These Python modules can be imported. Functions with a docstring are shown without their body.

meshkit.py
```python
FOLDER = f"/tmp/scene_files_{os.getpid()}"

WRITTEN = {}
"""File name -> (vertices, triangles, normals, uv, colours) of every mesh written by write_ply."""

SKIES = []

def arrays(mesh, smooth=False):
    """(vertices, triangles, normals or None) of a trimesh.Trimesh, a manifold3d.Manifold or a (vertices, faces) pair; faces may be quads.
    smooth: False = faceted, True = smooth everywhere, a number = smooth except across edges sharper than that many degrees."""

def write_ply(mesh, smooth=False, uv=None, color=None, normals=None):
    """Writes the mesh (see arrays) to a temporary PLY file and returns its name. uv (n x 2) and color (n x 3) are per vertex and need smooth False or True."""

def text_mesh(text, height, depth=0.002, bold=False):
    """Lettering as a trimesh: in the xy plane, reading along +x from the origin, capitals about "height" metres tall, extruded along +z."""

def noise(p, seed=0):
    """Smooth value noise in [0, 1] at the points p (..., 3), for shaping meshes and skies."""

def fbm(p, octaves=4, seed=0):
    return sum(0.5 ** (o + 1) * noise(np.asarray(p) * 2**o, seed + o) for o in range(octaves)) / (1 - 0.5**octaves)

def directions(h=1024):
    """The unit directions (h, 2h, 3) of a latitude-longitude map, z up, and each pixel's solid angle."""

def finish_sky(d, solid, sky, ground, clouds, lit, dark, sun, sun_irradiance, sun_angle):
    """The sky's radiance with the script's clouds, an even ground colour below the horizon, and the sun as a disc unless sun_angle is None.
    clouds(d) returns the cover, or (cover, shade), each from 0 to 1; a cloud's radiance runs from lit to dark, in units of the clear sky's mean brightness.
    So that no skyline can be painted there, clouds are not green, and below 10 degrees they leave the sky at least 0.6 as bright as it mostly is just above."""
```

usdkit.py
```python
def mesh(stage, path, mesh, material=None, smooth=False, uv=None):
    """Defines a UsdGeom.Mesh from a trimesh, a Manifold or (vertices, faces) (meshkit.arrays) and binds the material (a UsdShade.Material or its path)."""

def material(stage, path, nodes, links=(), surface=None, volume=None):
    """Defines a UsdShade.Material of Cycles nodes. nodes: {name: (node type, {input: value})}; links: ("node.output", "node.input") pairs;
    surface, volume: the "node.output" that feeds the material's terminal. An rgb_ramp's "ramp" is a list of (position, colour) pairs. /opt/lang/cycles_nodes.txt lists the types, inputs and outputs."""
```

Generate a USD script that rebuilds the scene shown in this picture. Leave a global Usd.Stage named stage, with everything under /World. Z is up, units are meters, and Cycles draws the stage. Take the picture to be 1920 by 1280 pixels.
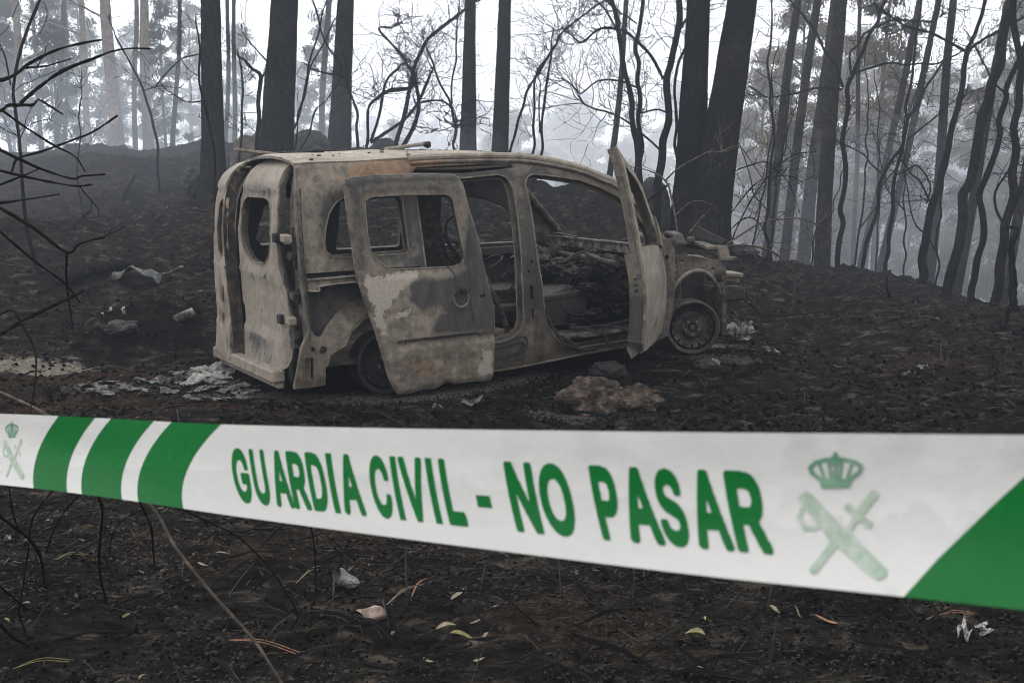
"""A burnt-out van behind a police cordon tape in a burnt forest."""
import math
import numpy as np
import shapely
import trimesh
import manifold3d
import usdkit
from shapely.geometry import Polygon, LineString, Point, box as sbox
from shapely import affinity
from shapely.ops import unary_union
from trimesh.creation import triangulate_polygon
from meshkit import fbm, noise, text_mesh
from pxr import Gf, Sdf, Usd, UsdGeom, UsdLux, UsdShade, Vt

stage = Usd.Stage.CreateInMemory()
UsdGeom.SetStageUpAxis(stage, "Z")
UsdGeom.Xform.Define(stage, "/World")
UsdGeom.Scope.Define(stage, "/World/Looks")

# ------------------------------------------------------------------ camera
FOCAL, EYE, PITCH = 2060.0, 1.70, math.radians(9.9)     # focal length in pixels of a 1920 wide picture
cam = UsdGeom.Camera.Define(stage, "/World/camera")
cam.CreateHorizontalApertureAttr(36.0)
cam.CreateVerticalApertureAttr(24.0)
cam.CreateFocalLengthAttr(FOCAL / 1920 * 36.0)
cam.CreateFStopAttr(13.0)
cam.CreateFocusDistanceAttr(8.3)
cam.CreateExposureAttr(0.0)
cam.AddTranslateOp().Set((0, 0, EYE))
cam.AddRotateXOp().Set(90.0 - math.degrees(PITCH))


# ------------------------------------------------------------------ node graphs
class Nodes:
    def __init__(self):
        self.n, self.l = {}, []

    def __call__(self, kind, **kw):
        name = f"{kind}_{len(self.n)}"
        given = {}
        for k, v in kw.items():
            if isinstance(v, str) and v.startswith("@"):
                self.l.append((v[1:], f"{name}.{k}"))
            else:
                given[k] = v
        self.n[name] = (kind, given)
        return name

    def noise(self, vec, scale, detail=4.0, rough=0.55, dist=0.0):
        return "@" + self("noise_texture", vector=vec, scale=scale, detail=detail, roughness=rough, distortion=dist) + ".fac"

    def math(self, op, a, b=0.0, c=0.0, clamp=False):
        return "@" + self("math", math_type=op, value1=a, value2=b, value3=c, use_clamp=clamp) + ".value"

    def smooth(self, v, lo, hi, a=0.0, b=1.0):
        return "@" + self("map_range", range_type="smoothstep", value=v, from_min=lo, from_max=hi, to_min=a, to_max=b, clamp=True) + ".result"

    def ramp(self, v, stops):
        return "@" + self("rgb_ramp", fac=v, ramp=stops) + ".color"

    def mix(self, fac, a, b, kind="mix"):
        return "@" + self("mix", mix_type=kind, fac=fac, color1=a, color2=b) + ".color"

    def bump(self, h, strength, distance, **kw):
        return "@" + self("bump", height=h, strength=strength, distance=distance, **kw) + ".normal"

    def make(self, name, surface=None, volume=None):
        return usdkit.material(stage, "/World/Looks/" + name, self.n, self.l, surface=surface, volume=volume)


# ------------------------------------------------------------------ sky and sun
SUN = np.array([-0.34, 0.66, 0.67])
SUN /= np.linalg.norm(SUN)
SKY_STRENGTH, OVERCAST = 0.10, 13.0
n = Nodes()
sky = n("sky_texture", sky_type="single_scattering", sun_disc=False, sun_elevation=math.asin(SUN[2]), sun_rotation=math.atan2(SUN[0], SUN[1]), altitude=200.0, aerosol_density=3.0)
tc = "@" + n("texture_coordinate") + ".generated"
cover = n.smooth(n.noise(tc, 2.2, 5.0, 0.55), 0.25, 0.6, 0.86, 0.98)
tint = n.ramp(n.noise(tc, 3.0, 4.0), [(0.3, (OVERCAST * 0.94, OVERCAST * 0.94, OVERCAST * 0.93)), (0.7, (OVERCAST, OVERCAST * 0.99, OVERCAST * 0.97))])
glow = "@" + n("vector_math", math_type="dot_product", vector1=tc, vector2=tuple(map(float, SUN))) + ".value"      # smoke is brighter towards the veiled sun
lit = n.smooth(glow, -0.9, 1.0, 0.50, 1.75)
tint = n.mix(1.0, tint, "@" + n("combine_color", r=lit, g=lit, b=lit) + ".color", "multiply")
bg = n("background_shader", color=n.mix(cover, f"@{sky}.color", tint), strength=SKY_STRENGTH)
dome = UsdLux.DomeLight.Define(stage, "/World/sky")
UsdShade.MaterialBindingAPI.Apply(dome.GetPrim()).Bind(n.make("overcast_sky", surface=f"{bg}.background"))
dome.GetPrim().SetCustomDataByKey("label", "white overcast smoky sky above the burnt forest")
dome.GetPrim().SetCustomDataByKey("category", "sky")
dome.GetPrim().SetCustomDataByKey("kind", "structure")
sun = UsdLux.DistantLight.Define(stage, "/World/sun")
sun.CreateIntensityAttr(0.40)
sun.CreateAngleAttr(22.0)
sun.CreateColorAttr((1.0, 0.93, 0.83))
sun.GetPrim().CreateAttribute("inputs:normalize", Sdf.ValueTypeNames.Bool).Set(True)
z = Gf.Vec3d(*map(float, SUN))
x = Gf.Cross(Gf.Vec3d(0, 0, 1), z).GetNormalized()
y = Gf.Cross(z, x)
sun.AddTransformOp().Set(Gf.Matrix4d(x[0], x[1], x[2], 0, y[0], y[1], y[2], 0, z[0], z[1], z[2], 0, 0, 0, 0, 1))

# ------------------------------------------------------------------ helpers
used = {}


def path_for(name, parent=None):
    base = (str(parent.GetPath()) if parent else "/World") + "/" + name
    k = used.get(base, 0)
    used[base] = k + 1
    return base if k == 0 else f"{base}_{k:03d}"


def tag(prim, label=None, category=None, group=None, kind=None):
    for k, v in (("label", label), ("category", category), ("group", group), ("kind", kind)):
        if v:
            prim.SetCustomDataByKey(k, v)
    return prim


def obj(name, mesh, mat, parent=None, smooth=False, label=None, category=None, group=None, kind=None, attr=None):
    """One Mesh prim; attr(points) gives three per-vertex values for the material's "burn" attribute."""
    m = usdkit.mesh(stage, path_for(name, parent), mesh, mat, smooth=smooth)
    if attr is not None:
        p = np.array(m.GetPointsAttr().Get())
        UsdGeom.PrimvarsAPI(m).CreatePrimvar("burn", Sdf.ValueTypeNames.Color3fArray, "vertex").Set(Vt.Vec3fArray.FromNumpy(np.asarray(attr(p), np.float32)))
    return tag(m.GetPrim(), label, category, group, kind)


def thing(name, label, category, group=None, loc=(0, 0, 0), matrix=None):
    x = UsdGeom.Xform.Define(stage, path_for(name))
    if matrix is not None:
        x.AddTransformOp().Set(matrix)
    elif any(loc):
        x.AddTranslateOp().Set(tuple(map(float, loc)))
    return tag(x.GetPrim(), label, category, group)


def copy(root, name, loc, rotz=0.0, scale=1.0, label=None, group=None, category=None, tilt=0.0):
    x = UsdGeom.Xform.Define(stage, path_for(name))
    x.AddTranslateOp().Set(tuple(map(float, loc)))
    x.AddRotateXYZOp().Set((tilt, 0.0, math.degrees(rotz)))
    x.AddScaleOp().Set((scale, scale, scale) if np.ndim(scale) == 0 else tuple(scale))
    p = x.GetPrim()
    p.GetReferences().AddInternalReference(root.GetPath())
    p.SetInstanceable(True)
    return tag(p, label, category, group)


def join(parts):
    vs, fs, k = [], [], 0
    for v, f in parts:
        v, f = np.asarray(v, float), np.asarray(f, int)
        if len(f) and f.shape[1] == 4:
            f = np.vstack([f[:, [0, 1, 2]], f[:, [0, 2, 3]]])
        vs.append(v)
        fs.append(f + k)
        k += len(v)
    return np.vstack(vs), np.vstack(fs)


def vf(m):
    if hasattr(m, "to_mesh"):
        q = m.to_mesh()
        return np.array(q.vert_properties[:, :3]), np.array(q.tri_verts)
    return np.array(m.vertices), np.array(m.faces)


def tube(points, radii, sides=6, caps=True):
    p = np.asarray(points, float)
    k = len(p)
    r = np.broadcast_to(np.asarray(radii, float), (k,))
    t = np.gradient(p, axis=0)
    t /= np.linalg.norm(t, axis=1, keepdims=True) + 1e-12
    ref = np.array([0.31, 0.17, 0.93]) if abs(t[:, 2]).mean() < 0.75 else np.array([0.93, 0.31, 0.1])
    a = np.cross(t, ref)
    a /= np.linalg.norm(a, axis=1, keepdims=True) + 1e-12
    b = np.cross(t, a)
    ang = np.arange(sides) * 2 * np.pi / sides
    v = (p[:, None] + r[:, None, None] * (np.cos(ang)[None, :, None] * a[:, None] + np.sin(ang)[None, :, None] * b[:, None])).reshape(-1, 3)
    i, j = np.meshgrid(np.arange(k - 1), np.arange(sides), indexing="ij")
    j2 = (j + 1) % sides
    q = np.stack([i * sides + j, i * sides + j2, (i + 1) * sides + j2, (i + 1) * sides + j], -1).reshape(-1, 4)
    f = np.vstack([q[:, [0, 1, 2]], q[:, [0, 2, 3]]])
    if caps:
        lo = np.stack([np.zeros(sides - 2, int), np.arange(2, sides), np.arange(1, sides - 1)], 1)
        hi = np.stack([np.zeros(sides - 2, int), np.arange(1, sides - 1), np.arange(2, sides)], 1) + (k - 1) * sides
        f = np.vstack([f, lo, hi])
    return v, f


def smooth_line(points, per=6):
    """Catmull-Rom through the points."""
    p = np.asarray(points, float)
    if len(p) < 3:
        t = np.linspace(0, 1, per + 1)[:, None]
        return p[0] * (1 - t) + p[-1] * t
    q = np.vstack([2 * p[0] - p[1], p, 2 * p[-1] - p[-2]])
    out = []
    for i in range(1, len(q) - 2):
        t = np.linspace(0, 1, per, endpoint=False)[:, None]
        a, b, c, d = q[i - 1], q[i], q[i + 1], q[i + 2]
        out.append(0.5 * (2 * b + (c - a) * t + (2 * a - 5 * b + 4 * c - d) * t**2 + (3 * b - a - 3 * c + d) * t**3))
    return np.vstack(out + [p[-1:]])


def block(size, at=(0, 0, 0), rot=None, bevel=0.006):
    """A box with chamfered edges."""
    s = np.array(size) / 2
    e = min(bevel, s.min() * 0.45)
    pts = []
    for sx in (-1, 1):
        for sy in (-1, 1):
            for sz in (-1, 1):
                c = np.array([sx, sy, sz]) * s
                for k in range(3):
                    q = c.copy()
                    for m in range(3):
                        if m != k:
                            q[m] -= np.sign(q[m]) * e
                    pts.append(q)
    h = trimesh.convex.convex_hull(np.array(pts))
    v = np.array(h.vertices)
    if rot is not None:
        v = v @ np.asarray(rot).T
    return v + np.array(at), np.array(h.faces)


def rot_xyz(ax, ay, az):
    return trimesh.transformations.euler_matrix(ax, ay, az, "sxyz")[:3, :3]


def lump(radius, seed, rough=0.35, freq=1.6, sub=3, squash=(1, 1, 1)):
    m = trimesh.creation.icosphere(subdivisions=sub, radius=1.0)
    v = np.array(m.vertices)
    d = 1 + rough * (fbm(v * freq + seed * 7.31, 4, seed) - 0.5) * 2
    return v * d[:, None] * radius * np.array(squash), np.array(m.faces)


def sheet(poly, fn, thick, cell=0.04, side=1.0):
    """A plate: the plane outline cut on a grid, bent by fn(a, b) -> points, and given a thickness along its normals."""
    x0, y0, x1, y1 = poly.bounds
    nx, ny = max(1, int(math.ceil((x1 - x0) / cell))), max(1, int(math.ceil((y1 - y0) / cell)))
    gx, gy = np.linspace(x0, x1, nx + 1), np.linspace(y0, y1, ny + 1)
    I, J = (q.ravel() for q in np.meshgrid(np.arange(nx), np.arange(ny), indexing="ij"))
    cells = shapely.box(gx[I], gy[J], gx[I + 1], gy[J + 1])
    shapely.prepare(poly)
    inside = shapely.contains(poly, cells)
    tri = []
    ins = np.nonzero(inside)[0]
    for k in ins:
        a, b, c, d = gx[I[k]], gy[J[k]], gx[I[k] + 1], gy[J[k] + 1]
        tri.append(((a, b), (c, b), (c, d)))
        tri.append(((a, b), (c, d), (a, d)))
    edge = np.nonzero(~inside & shapely.intersects(poly, cells))[0]
    for g in shapely.intersection(poly, cells[edge]):
        for part in getattr(g, "geoms", [g]):
            if part.geom_type != "Polygon" or part.area < 1e-9:
                continue
            v, f = triangulate_polygon(part, engine="earcut")
            for t in f:
                tri.append(tuple(map(tuple, v[t])))
    t = np.round(np.array(tri), 6).reshape(-1, 2)
    u, inv = np.unique(t, axis=0, return_inverse=True)
    f = inv.reshape(-1, 3)
    a, b, c = u[f[:, 0]], u[f[:, 1]], u[f[:, 2]]
    area = (b[:, 0] - a[:, 0]) * (c[:, 1] - a[:, 1]) - (b[:, 1] - a[:, 1]) * (c[:, 0] - a[:, 0])
    f = np.where((area < 0)[:, None], f[:, ::-1], f)[np.abs(area) > 1e-12]
    P = np.asarray(fn(u[:, 0], u[:, 1]), float)
    fnrm = np.cross(P[f[:, 1]] - P[f[:, 0]], P[f[:, 2]] - P[f[:, 0]])
    nr = np.zeros_like(P)
    for k in range(3):
        np.add.at(nr, f[:, k], fnrm)
    nr /= np.linalg.norm(nr, axis=1, keepdims=True) + 1e-15
    Q = P - nr * thick * side
    m = len(P)
    e = np.vstack([f[:, [0, 1]], f[:, [1, 2]], f[:, [2, 0]]])
    key = np.sort(e, 1)
    _, idx, cnt = np.unique(key, axis=0, return_index=True, return_counts=True)
    eb = e[idx[cnt == 1]]
    # side walls use their own vertices so that edges stay crisp
    W = np.vstack([P[eb[:, 0]], P[eb[:, 1]], Q[eb[:, 1]], Q[eb[:, 0]]])
    k = len(eb)
    i = np.arange(k) + 2 * m
    walls = np.vstack([np.stack([i, i + 3 * k, i + 2 * k], 1), np.stack([i, i + 2 * k, i + k], 1)])
    F = np.vstack([f, f[:, ::-1] + m, walls])
    if side < 0:
        F = F[:, ::-1]
    return np.vstack([P, Q, W]), F


def rounded(pts, r=0.03):
    p = Polygon(pts).buffer(0)
    return p.buffer(-r, quad_segs=6).buffer(2 * r, quad_segs=6).buffer(-r, quad_segs=6)


def ray(px, py):
    c, s = math.cos(PITCH), math.sin(PITCH)
    a, b = (px - 960) / FOCAL, (640 - py) / FOCAL
    return np.array([a, c + b * s, -s + b * c])


def at(px, py, depth):
    """The point seen at this place of the photograph, at this distance along the camera's axis."""
    return np.array([0, 0, EYE]) + ray(px, py) * depth

# ------------------------------------------------------------------ materials
def burnt_metal(name, tone=1.0, blotch=0.6):
    """Scorched bare sheet steel: ash grey and beige oxide, soot, rust and flaked pale residue, steered by the mesh's burn values."""
    n = Nodes()
    at_ = n("attribute", attribute="burn")
    sep = n("separate_color", color=f"@{at_}.color")
    soot, rust, pale = (f"@{sep}.{k}" for k in "rgb")
    p = "@" + n("texture_coordinate") + ".object"
    n1, n2, n3 = n.noise(p, 2.6, 8, 0.66, 0.5), n.noise(p, 15, 8, 0.70), n.noise(p, 95, 5, 0.75)
    streak = n.noise("@" + n("mapping", vector=p, scale=(26.0, 26.0, 2.0)) + ".vector", 1.0, 7, 0.7)
    base = n.ramp(n1, [(0.28, (0.034 * tone, 0.026 * tone, 0.019 * tone)), (0.40, (0.095 * tone, 0.074 * tone, 0.055 * tone)), (0.49, (0.205 * tone, 0.172 * tone, 0.134 * tone)), (0.57, (0.165 * tone, 0.140 * tone, 0.112 * tone)), (0.66, (0.065 * tone, 0.054 * tone, 0.044 * tone)), (0.8, (0.12 * tone, 0.098 * tone, 0.076 * tone))])
    base = n.mix(blotch, (0.148 * tone, 0.129 * tone, 0.108 * tone), base)
    mott = n.smooth(n2, 0.32, 0.68, 1.0 - 0.55 * blotch, 1.0 + 0.35 * blotch)
    base = n.mix(1.0, base, "@" + n("combine_color", r=mott, g=mott, b=mott) + ".color", "multiply")
    st = n.smooth(streak, 0.35, 0.68, 0.80 if tone < 1 else 0.93, 1.12 if tone < 1 else 1.05)
    base = n.mix(1.0, base, "@" + n("combine_color", r=st, g=st, b=st) + ".color", "multiply")
    speck = n.smooth(n3, 0.56, 0.68)
    base = n.mix(n.math("multiply", speck, 0.7 * blotch), base, (0.040, 0.031, 0.025))
    flake = n.math("multiply", n.smooth(n3, 0.53, 0.60), n.smooth(n.math("add", n.math("multiply", n1, 0.5), n.math("multiply", n2, 0.5)), 0.46, 0.58))
    base = n.mix(n.math("multiply", flake, 0.55), base, (0.30 * tone, 0.262 * tone, 0.215 * tone))
    j = n.math("add", n.math("multiply", n.math("subtract", n1, 0.5), 0.7), n.math("multiply", n.math("subtract", n2, 0.5), 1.1))
    ps = n.smooth(n.math("add", pale, j), 0.47, 0.53)
    base = n.mix(n.math("multiply", ps, n.smooth(n3, 0.36, 0.50, 0.25, 1.0)), base, (0.30 * tone, 0.268 * tone, 0.228 * tone))
    rs = n.smooth(n.math("add", rust, n.math("multiply", j, 0.9)), 0.36, 0.60)
    rustc = n.ramp(n2, [(0.3, (0.060, 0.034, 0.020)), (0.5, (0.15, 0.083, 0.047)), (0.70, (0.25, 0.15, 0.09))])
    base = n.mix(n.math("multiply", rs, 0.85), base, rustc)
    j2 = n.math("add", n.math("multiply", j, 0.75), n.math("multiply", n.math("subtract", streak, 0.5), 0.55))
    ss = n.smooth(n.math("add", soot, j2), 0.26, 0.50)
    sootc = n.ramp(streak, [(0.3, (0.012, 0.0115, 0.0115)), (0.55, (0.030, 0.029, 0.030)), (0.8, (0.055, 0.052, 0.050))])
    base = n.mix(n.math("multiply", ss, 0.92), base, sootc)
    h = n.math("add", n.math("multiply", n2, 0.7), n.math("multiply", n3, 0.35))
    nb = n.bump(h, 0.75, 0.007)
    b = n("principled_bsdf", base_color=base, roughness=n.smooth(n2, 0.2, 0.8, 0.55, 0.9), specular_ior_level=0.3, normal=nb)
    return n.make(name, f"{b}.BSDF")


def plain(name, stops, scale=8.0, rough=0.85, bump=0.3, dist=0.004, detail=6, spec=0.25, metallic=0.0, stretch=(1, 1, 1), random=0.0):
    n = Nodes()
    p = "@" + n("mapping", vector="@" + n("texture_coordinate") + ".object", scale=tuple(map(float, stretch))) + ".vector"
    k = n.noise(p, scale, detail, 0.6)
    col = n.ramp(k, stops)
    if random:
        r = n.math("multiply_add", "@" + n("object_info") + ".random", random, 1 - random / 2)
        col = n.mix(1.0, col, "@" + n("combine_color", r=r, g=r, b=r) + ".color", "multiply")
    nb = n.bump(n.noise(p, scale * 3, 5, 0.65), bump, dist)
    b = n("principled_bsdf", base_color=col, roughness=rough, specular_ior_level=spec, metallic=metallic, normal=nb)
    return n.make(name, f"{b}.BSDF")


def g(v, w=(1, 1, 1)):
    return tuple(v * k for k in w)


METAL = burnt_metal("scorched_steel", 0.84, 0.72)
METAL_PALE = burnt_metal("pale_scorched_steel", 1.22, 0.50)
SOOT = plain("soot", [(0.3, g(0.010)), (0.7, g(0.030, (1, 0.96, 0.92)))], 14)
SOOT_BROWN = plain("soot_brown", [(0.28, g(0.010)), (0.5, (0.034, 0.028, 0.023)), (0.68, (0.10, 0.08, 0.062))], 15, bump=0.7, dist=0.006, detail=8)
RIM = plain("burnt_rim", [(0.3, g(0.012)), (0.52, g(0.032, (1, 0.97, 0.92))), (0.70, (0.10, 0.09, 0.072))], 9, 0.6, 0.3, 0.002)
CHROME = plain("bare_bolt", [(0.3, g(0.10)), (0.7, g(0.24))], 30, 0.5, metallic=0.5)
ASHMETAL = plain("ash_covered_metal", [(0.34, (0.014, 0.013, 0.012)), (0.48, (0.055, 0.050, 0.044)), (0.60, (0.13, 0.12, 0.105)), (0.75, (0.25, 0.24, 0.22))], 17, 0.9, 0.8, 0.006, 8)
CABLE = plain("burnt_cable", [(0.3, g(0.012)), (0.7, g(0.045))], 40)
GLASSY = plain("melted_aluminium", [(0.36, (0.03, 0.03, 0.028)), (0.5, (0.13, 0.13, 0.127)), (0.70, (0.34, 0.34, 0.33))], 22, 0.8, 0.5, 0.004, spec=0.4)
SHARD = plain("grey_shard", [(0.36, (0.014, 0.014, 0.014)), (0.5, (0.048, 0.049, 0.048)), (0.66, (0.125, 0.126, 0.122))], 18, 0.85, 0.5, 0.004, spec=0.4)


def bark(name, a, b, c, ridge=0.9, zscale=0.12):
    n = Nodes()
    o = "@" + n("texture_coordinate") + ".object"
    s = "@" + n("mapping", vector=o, scale=(1.0, 1.0, zscale)) + ".vector"
    k1, k2 = n.noise(s, 26, 6, 0.65, 0.3), n.noise(o, 1.3, 5, 0.6)
    col = n.ramp(n.math("add", n.math("multiply", k1, 0.65), n.math("multiply", k2, 0.35)), [(0.33, a), (0.5, b), (0.68, c)])
    plates = "@" + n("voronoi_texture", vector=s, scale=22.0, feature="distance_to_edge") + ".distance"
    col = n.mix(n.smooth(plates, 0.0, 0.12, 0.75, 0.0), col, tuple(0.3 * q for q in a))
    scorch = n.smooth(n.noise(o, 0.9, 5, 0.65), 0.52, 0.66)
    col = n.mix(n.math("multiply", scorch, 0.30), col, tuple(q * w for q, w in zip(c, (1.25, 1.08, 0.95))))
    r = n.math("multiply_add", "@" + n("object_info") + ".random", 0.5, 0.75)
    col = n.mix(1.0, col, "@" + n("combine_color", r=r, g=r, b=r) + ".color", "multiply")
    k1 = n.math("add", k1, n.math("multiply", n.smooth(plates, 0.0, 0.25), 0.6))
    b_ = n("principled_bsdf", base_color=col, roughness=0.95, specular_ior_level=0.0, normal=n.bump(k1, ridge, 0.03))
    return n.make(name, f"{b_}.BSDF")


BARK_BLACK = bark("charred_bark", g(0.006), (0.015, 0.0145, 0.0145), (0.038, 0.034, 0.031))
BARK_GREY = bark("scorched_grey_bark", (0.014, 0.0135, 0.0135), (0.034, 0.031, 0.029), (0.075, 0.066, 0.056), 0.6)
BARK_PALE = bark("pale_bark", (0.12, 0.105, 0.10), (0.20, 0.175, 0.165), (0.28, 0.25, 0.235), 0.35)
TWIG = plain("charred_twig", [(0.3, g(0.005)), (0.7, (0.020, 0.018, 0.016))], 30, 0.95, spec=0.0)
TWIG_BROWN = plain("brown_twig", [(0.3, (0.016, 0.012, 0.010)), (0.5, (0.050, 0.035, 0.026)), (0.7, (0.15, 0.11, 0.085))], 35, 0.85)


def leafy(name, a, b, c):
    n = Nodes()
    k = n.noise("@" + n("texture_coordinate") + ".object", 0.9, 5, 0.6)
    col = n.ramp(k, [(0.3, a), (0.5, b), (0.7, c)])
    r = n.math("multiply_add", "@" + n("geometry") + ".random_per_island", 0.7, 0.65)
    col = n.mix(1.0, col, "@" + n("combine_color", r=r, g=r, b=r) + ".color", "multiply")
    p = n("principled_bsdf", base_color=col, roughness=0.75, specular_ior_level=0.2)
    t = n("translucent_bsdf", color=col)
    m = n("mix_closure", fac=0.35, closure1=f"@{p}.BSDF", closure2=f"@{t}.BSDF")
    return n.make(name, f"{m}.closure")


LEAF_GREY = leafy("hazy_pine_foliage", (0.022, 0.026, 0.020), (0.040, 0.043, 0.032), (0.062, 0.06, 0.045))
LEAF_OLIVE = leafy("scorched_eucalyptus_foliage", (0.10, 0.080, 0.050), (0.19, 0.15, 0.09), (0.28, 0.225, 0.13))
LEAF_FAR = leafy("valley_foliage", (0.030, 0.034, 0.026), (0.055, 0.058, 0.042), (0.085, 0.083, 0.058))
LEAF_DRY = leafy("dry_fallen_leaf", (0.16, 0.12, 0.06), (0.26, 0.22, 0.12), (0.34, 0.31, 0.19))


# ------------------------------------------------------------------ the ground
def hit_flat(px, py, z=0.0):
    d = ray(px, py)
    return np.array([0, 0, EYE]) + d * ((z - EYE) / d[2])


# the skyline of the burnt slope: bearing (as a column of the photograph), row, distance
CREST = [(-900, 320, 30), (-400, 300, 28), (-100, 297, 27), (60, 293, 27), (110, 287, 27), (200, 279, 27), (270, 283, 27), (330, 281, 26), (400, 270, 25), (470, 283, 24), (560, 283, 23), (700, 285, 23), (870, 298, 23),
         (955, 316, 22), (1010, 340, 21), (1100, 358, 20), (1160, 374, 19), (1240, 418, 18.5), (1320, 446, 18), (1380, 468, 18), (1450, 490, 19), (1500, 499, 20), (1560, 505, 20), (1650, 517, 20), (1730, 533, 19), (1800, 553, 18),
         (1870, 570, 17), (1920, 582, 16), (2150, 640, 15), (2500, 660, 14)]
_az, _zc, _rc = [], [], []
for px, py, d in CREST:
    P = at(px, py, d)
    _az.append(math.atan2(P[0], P[1]))
    _zc.append(P[2])
    _rc.append(math.hypot(P[0], P[1]))
_az = np.array([-math.pi] + [-1.0] + _az + [1.0] + [math.pi])
_zc = np.array([0.0, 0.4] + _zc + [-0.4, 0.0])
_rc = np.array([30.0, 30.0] + _rc + [16.0, 30.0])
_drop = ([-4.0, -0.8, -0.30, -0.10, 0.05, 0.25, 4.0], [0.10, 0.035, 0.03, 0.10, 0.26, 0.33, 0.1])
VAN_AT, VAN_YAW = np.array([-1.305, 8.068, -0.10]), 0.509

# bumps: x, y, height, radius
BUMPS = [(-3.25, 9.25, 0.36, 0.42), (-2.75, 9.6, 0.24, 0.4), (-3.0, 8.75, -0.10, 0.28), (-3.75, 8.3, -0.05, 0.5), (-8.0, 22.0, 0.35, 1.3), (-10.0, 23.0, 0.3, 1.2), (0.75, 6.75, 0.05, 0.5), (1.55, 9.15, 0.04, 0.30), (3.6, 9.6, 0.1, 1.2), (4.9, 12.0, 0.22, 1.3),
         (-2.0, 4.2, 0.05, 0.5), (1.3, 3.9, 0.05, 0.6), (-0.3, 5.2, -0.05, 0.7), (2.6, 6.2, 0.06, 0.7), (-5.2, 11.5, 0.16, 0.9), (-6.8, 15.0, 0.22, 1.2), (-1.2, 7.3, 0.03, 0.5), (2.1, 9.9, 0.07, 0.3)]


def terrain(x, y, fine=True):
    x, y = np.asarray(x, float), np.asarray(y, float)
    r, a = np.hypot(x, y), np.arctan2(x, y)
    zc, R = np.interp(a, _az, _zc), np.interp(a, _az, _rc)
    t = np.clip((r - 8.8) / np.maximum(R - 8.8, 1), 0, 1)
    zz = zc * t**1.12
    s = np.interp(a, *_drop)
    over = np.maximum(r - R, 0)
    far = -13.5 + 12.0 * np.clip((r - 75) / 95, 0, 1) ** 1.1
    zz = np.where(over > 0, np.maximum(zc - s * over * np.minimum(1, 0.4 + over / 8), np.minimum(far, zc - 0.02 * over)), zz)
    p = np.stack([x, y, 0 * x], -1)
    near = np.clip(r / 12, 0.25, 1)
    zz = zz + near * (0.22 * (fbm(p * 0.45, 3, 3) - 0.5) * np.clip((r - 5) / 8, 0.15, 1))
    if fine:
        zz = zz + (0.16 * (fbm(p * 1.5, 4, 5) - 0.5) + 0.085 * (fbm(p * 5.0, 4, 9) - 0.5)) * np.clip(r / 7, 0.6, 2.4)
        zz = zz + 0.022 * (fbm(p * 22.0, 3, 12) - 0.5) * np.clip(8 / r, 0.2, 1.2)
    for bx, by, h, w in BUMPS:
        zz = zz + h * np.exp(-((x - bx) ** 2 + (y - by) ** 2) / (w * w))
    # the van stands on nearly level ground
    c, sn = math.cos(VAN_YAW), math.sin(VAN_YAW)
    u, v = c * (x - VAN_AT[0]) + sn * (y - VAN_AT[1]), -sn * (x - VAN_AT[0]) + c * (y - VAN_AT[1])
    q = np.maximum(np.abs(u - 1.35) - 1.9, 0) ** 2 + np.maximum(np.abs(v) - 0.85, 0) ** 2
    w = np.exp(-q / 0.35)
    level = 0.03 + 0.045 * np.clip(u / 2.7, 0, 1.2)
    return zz * (1 - 0.85 * w) + 0.85 * w * level


def ground_z(x, y):
    return float(terrain(np.array([x]), np.array([y]))[0])


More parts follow.
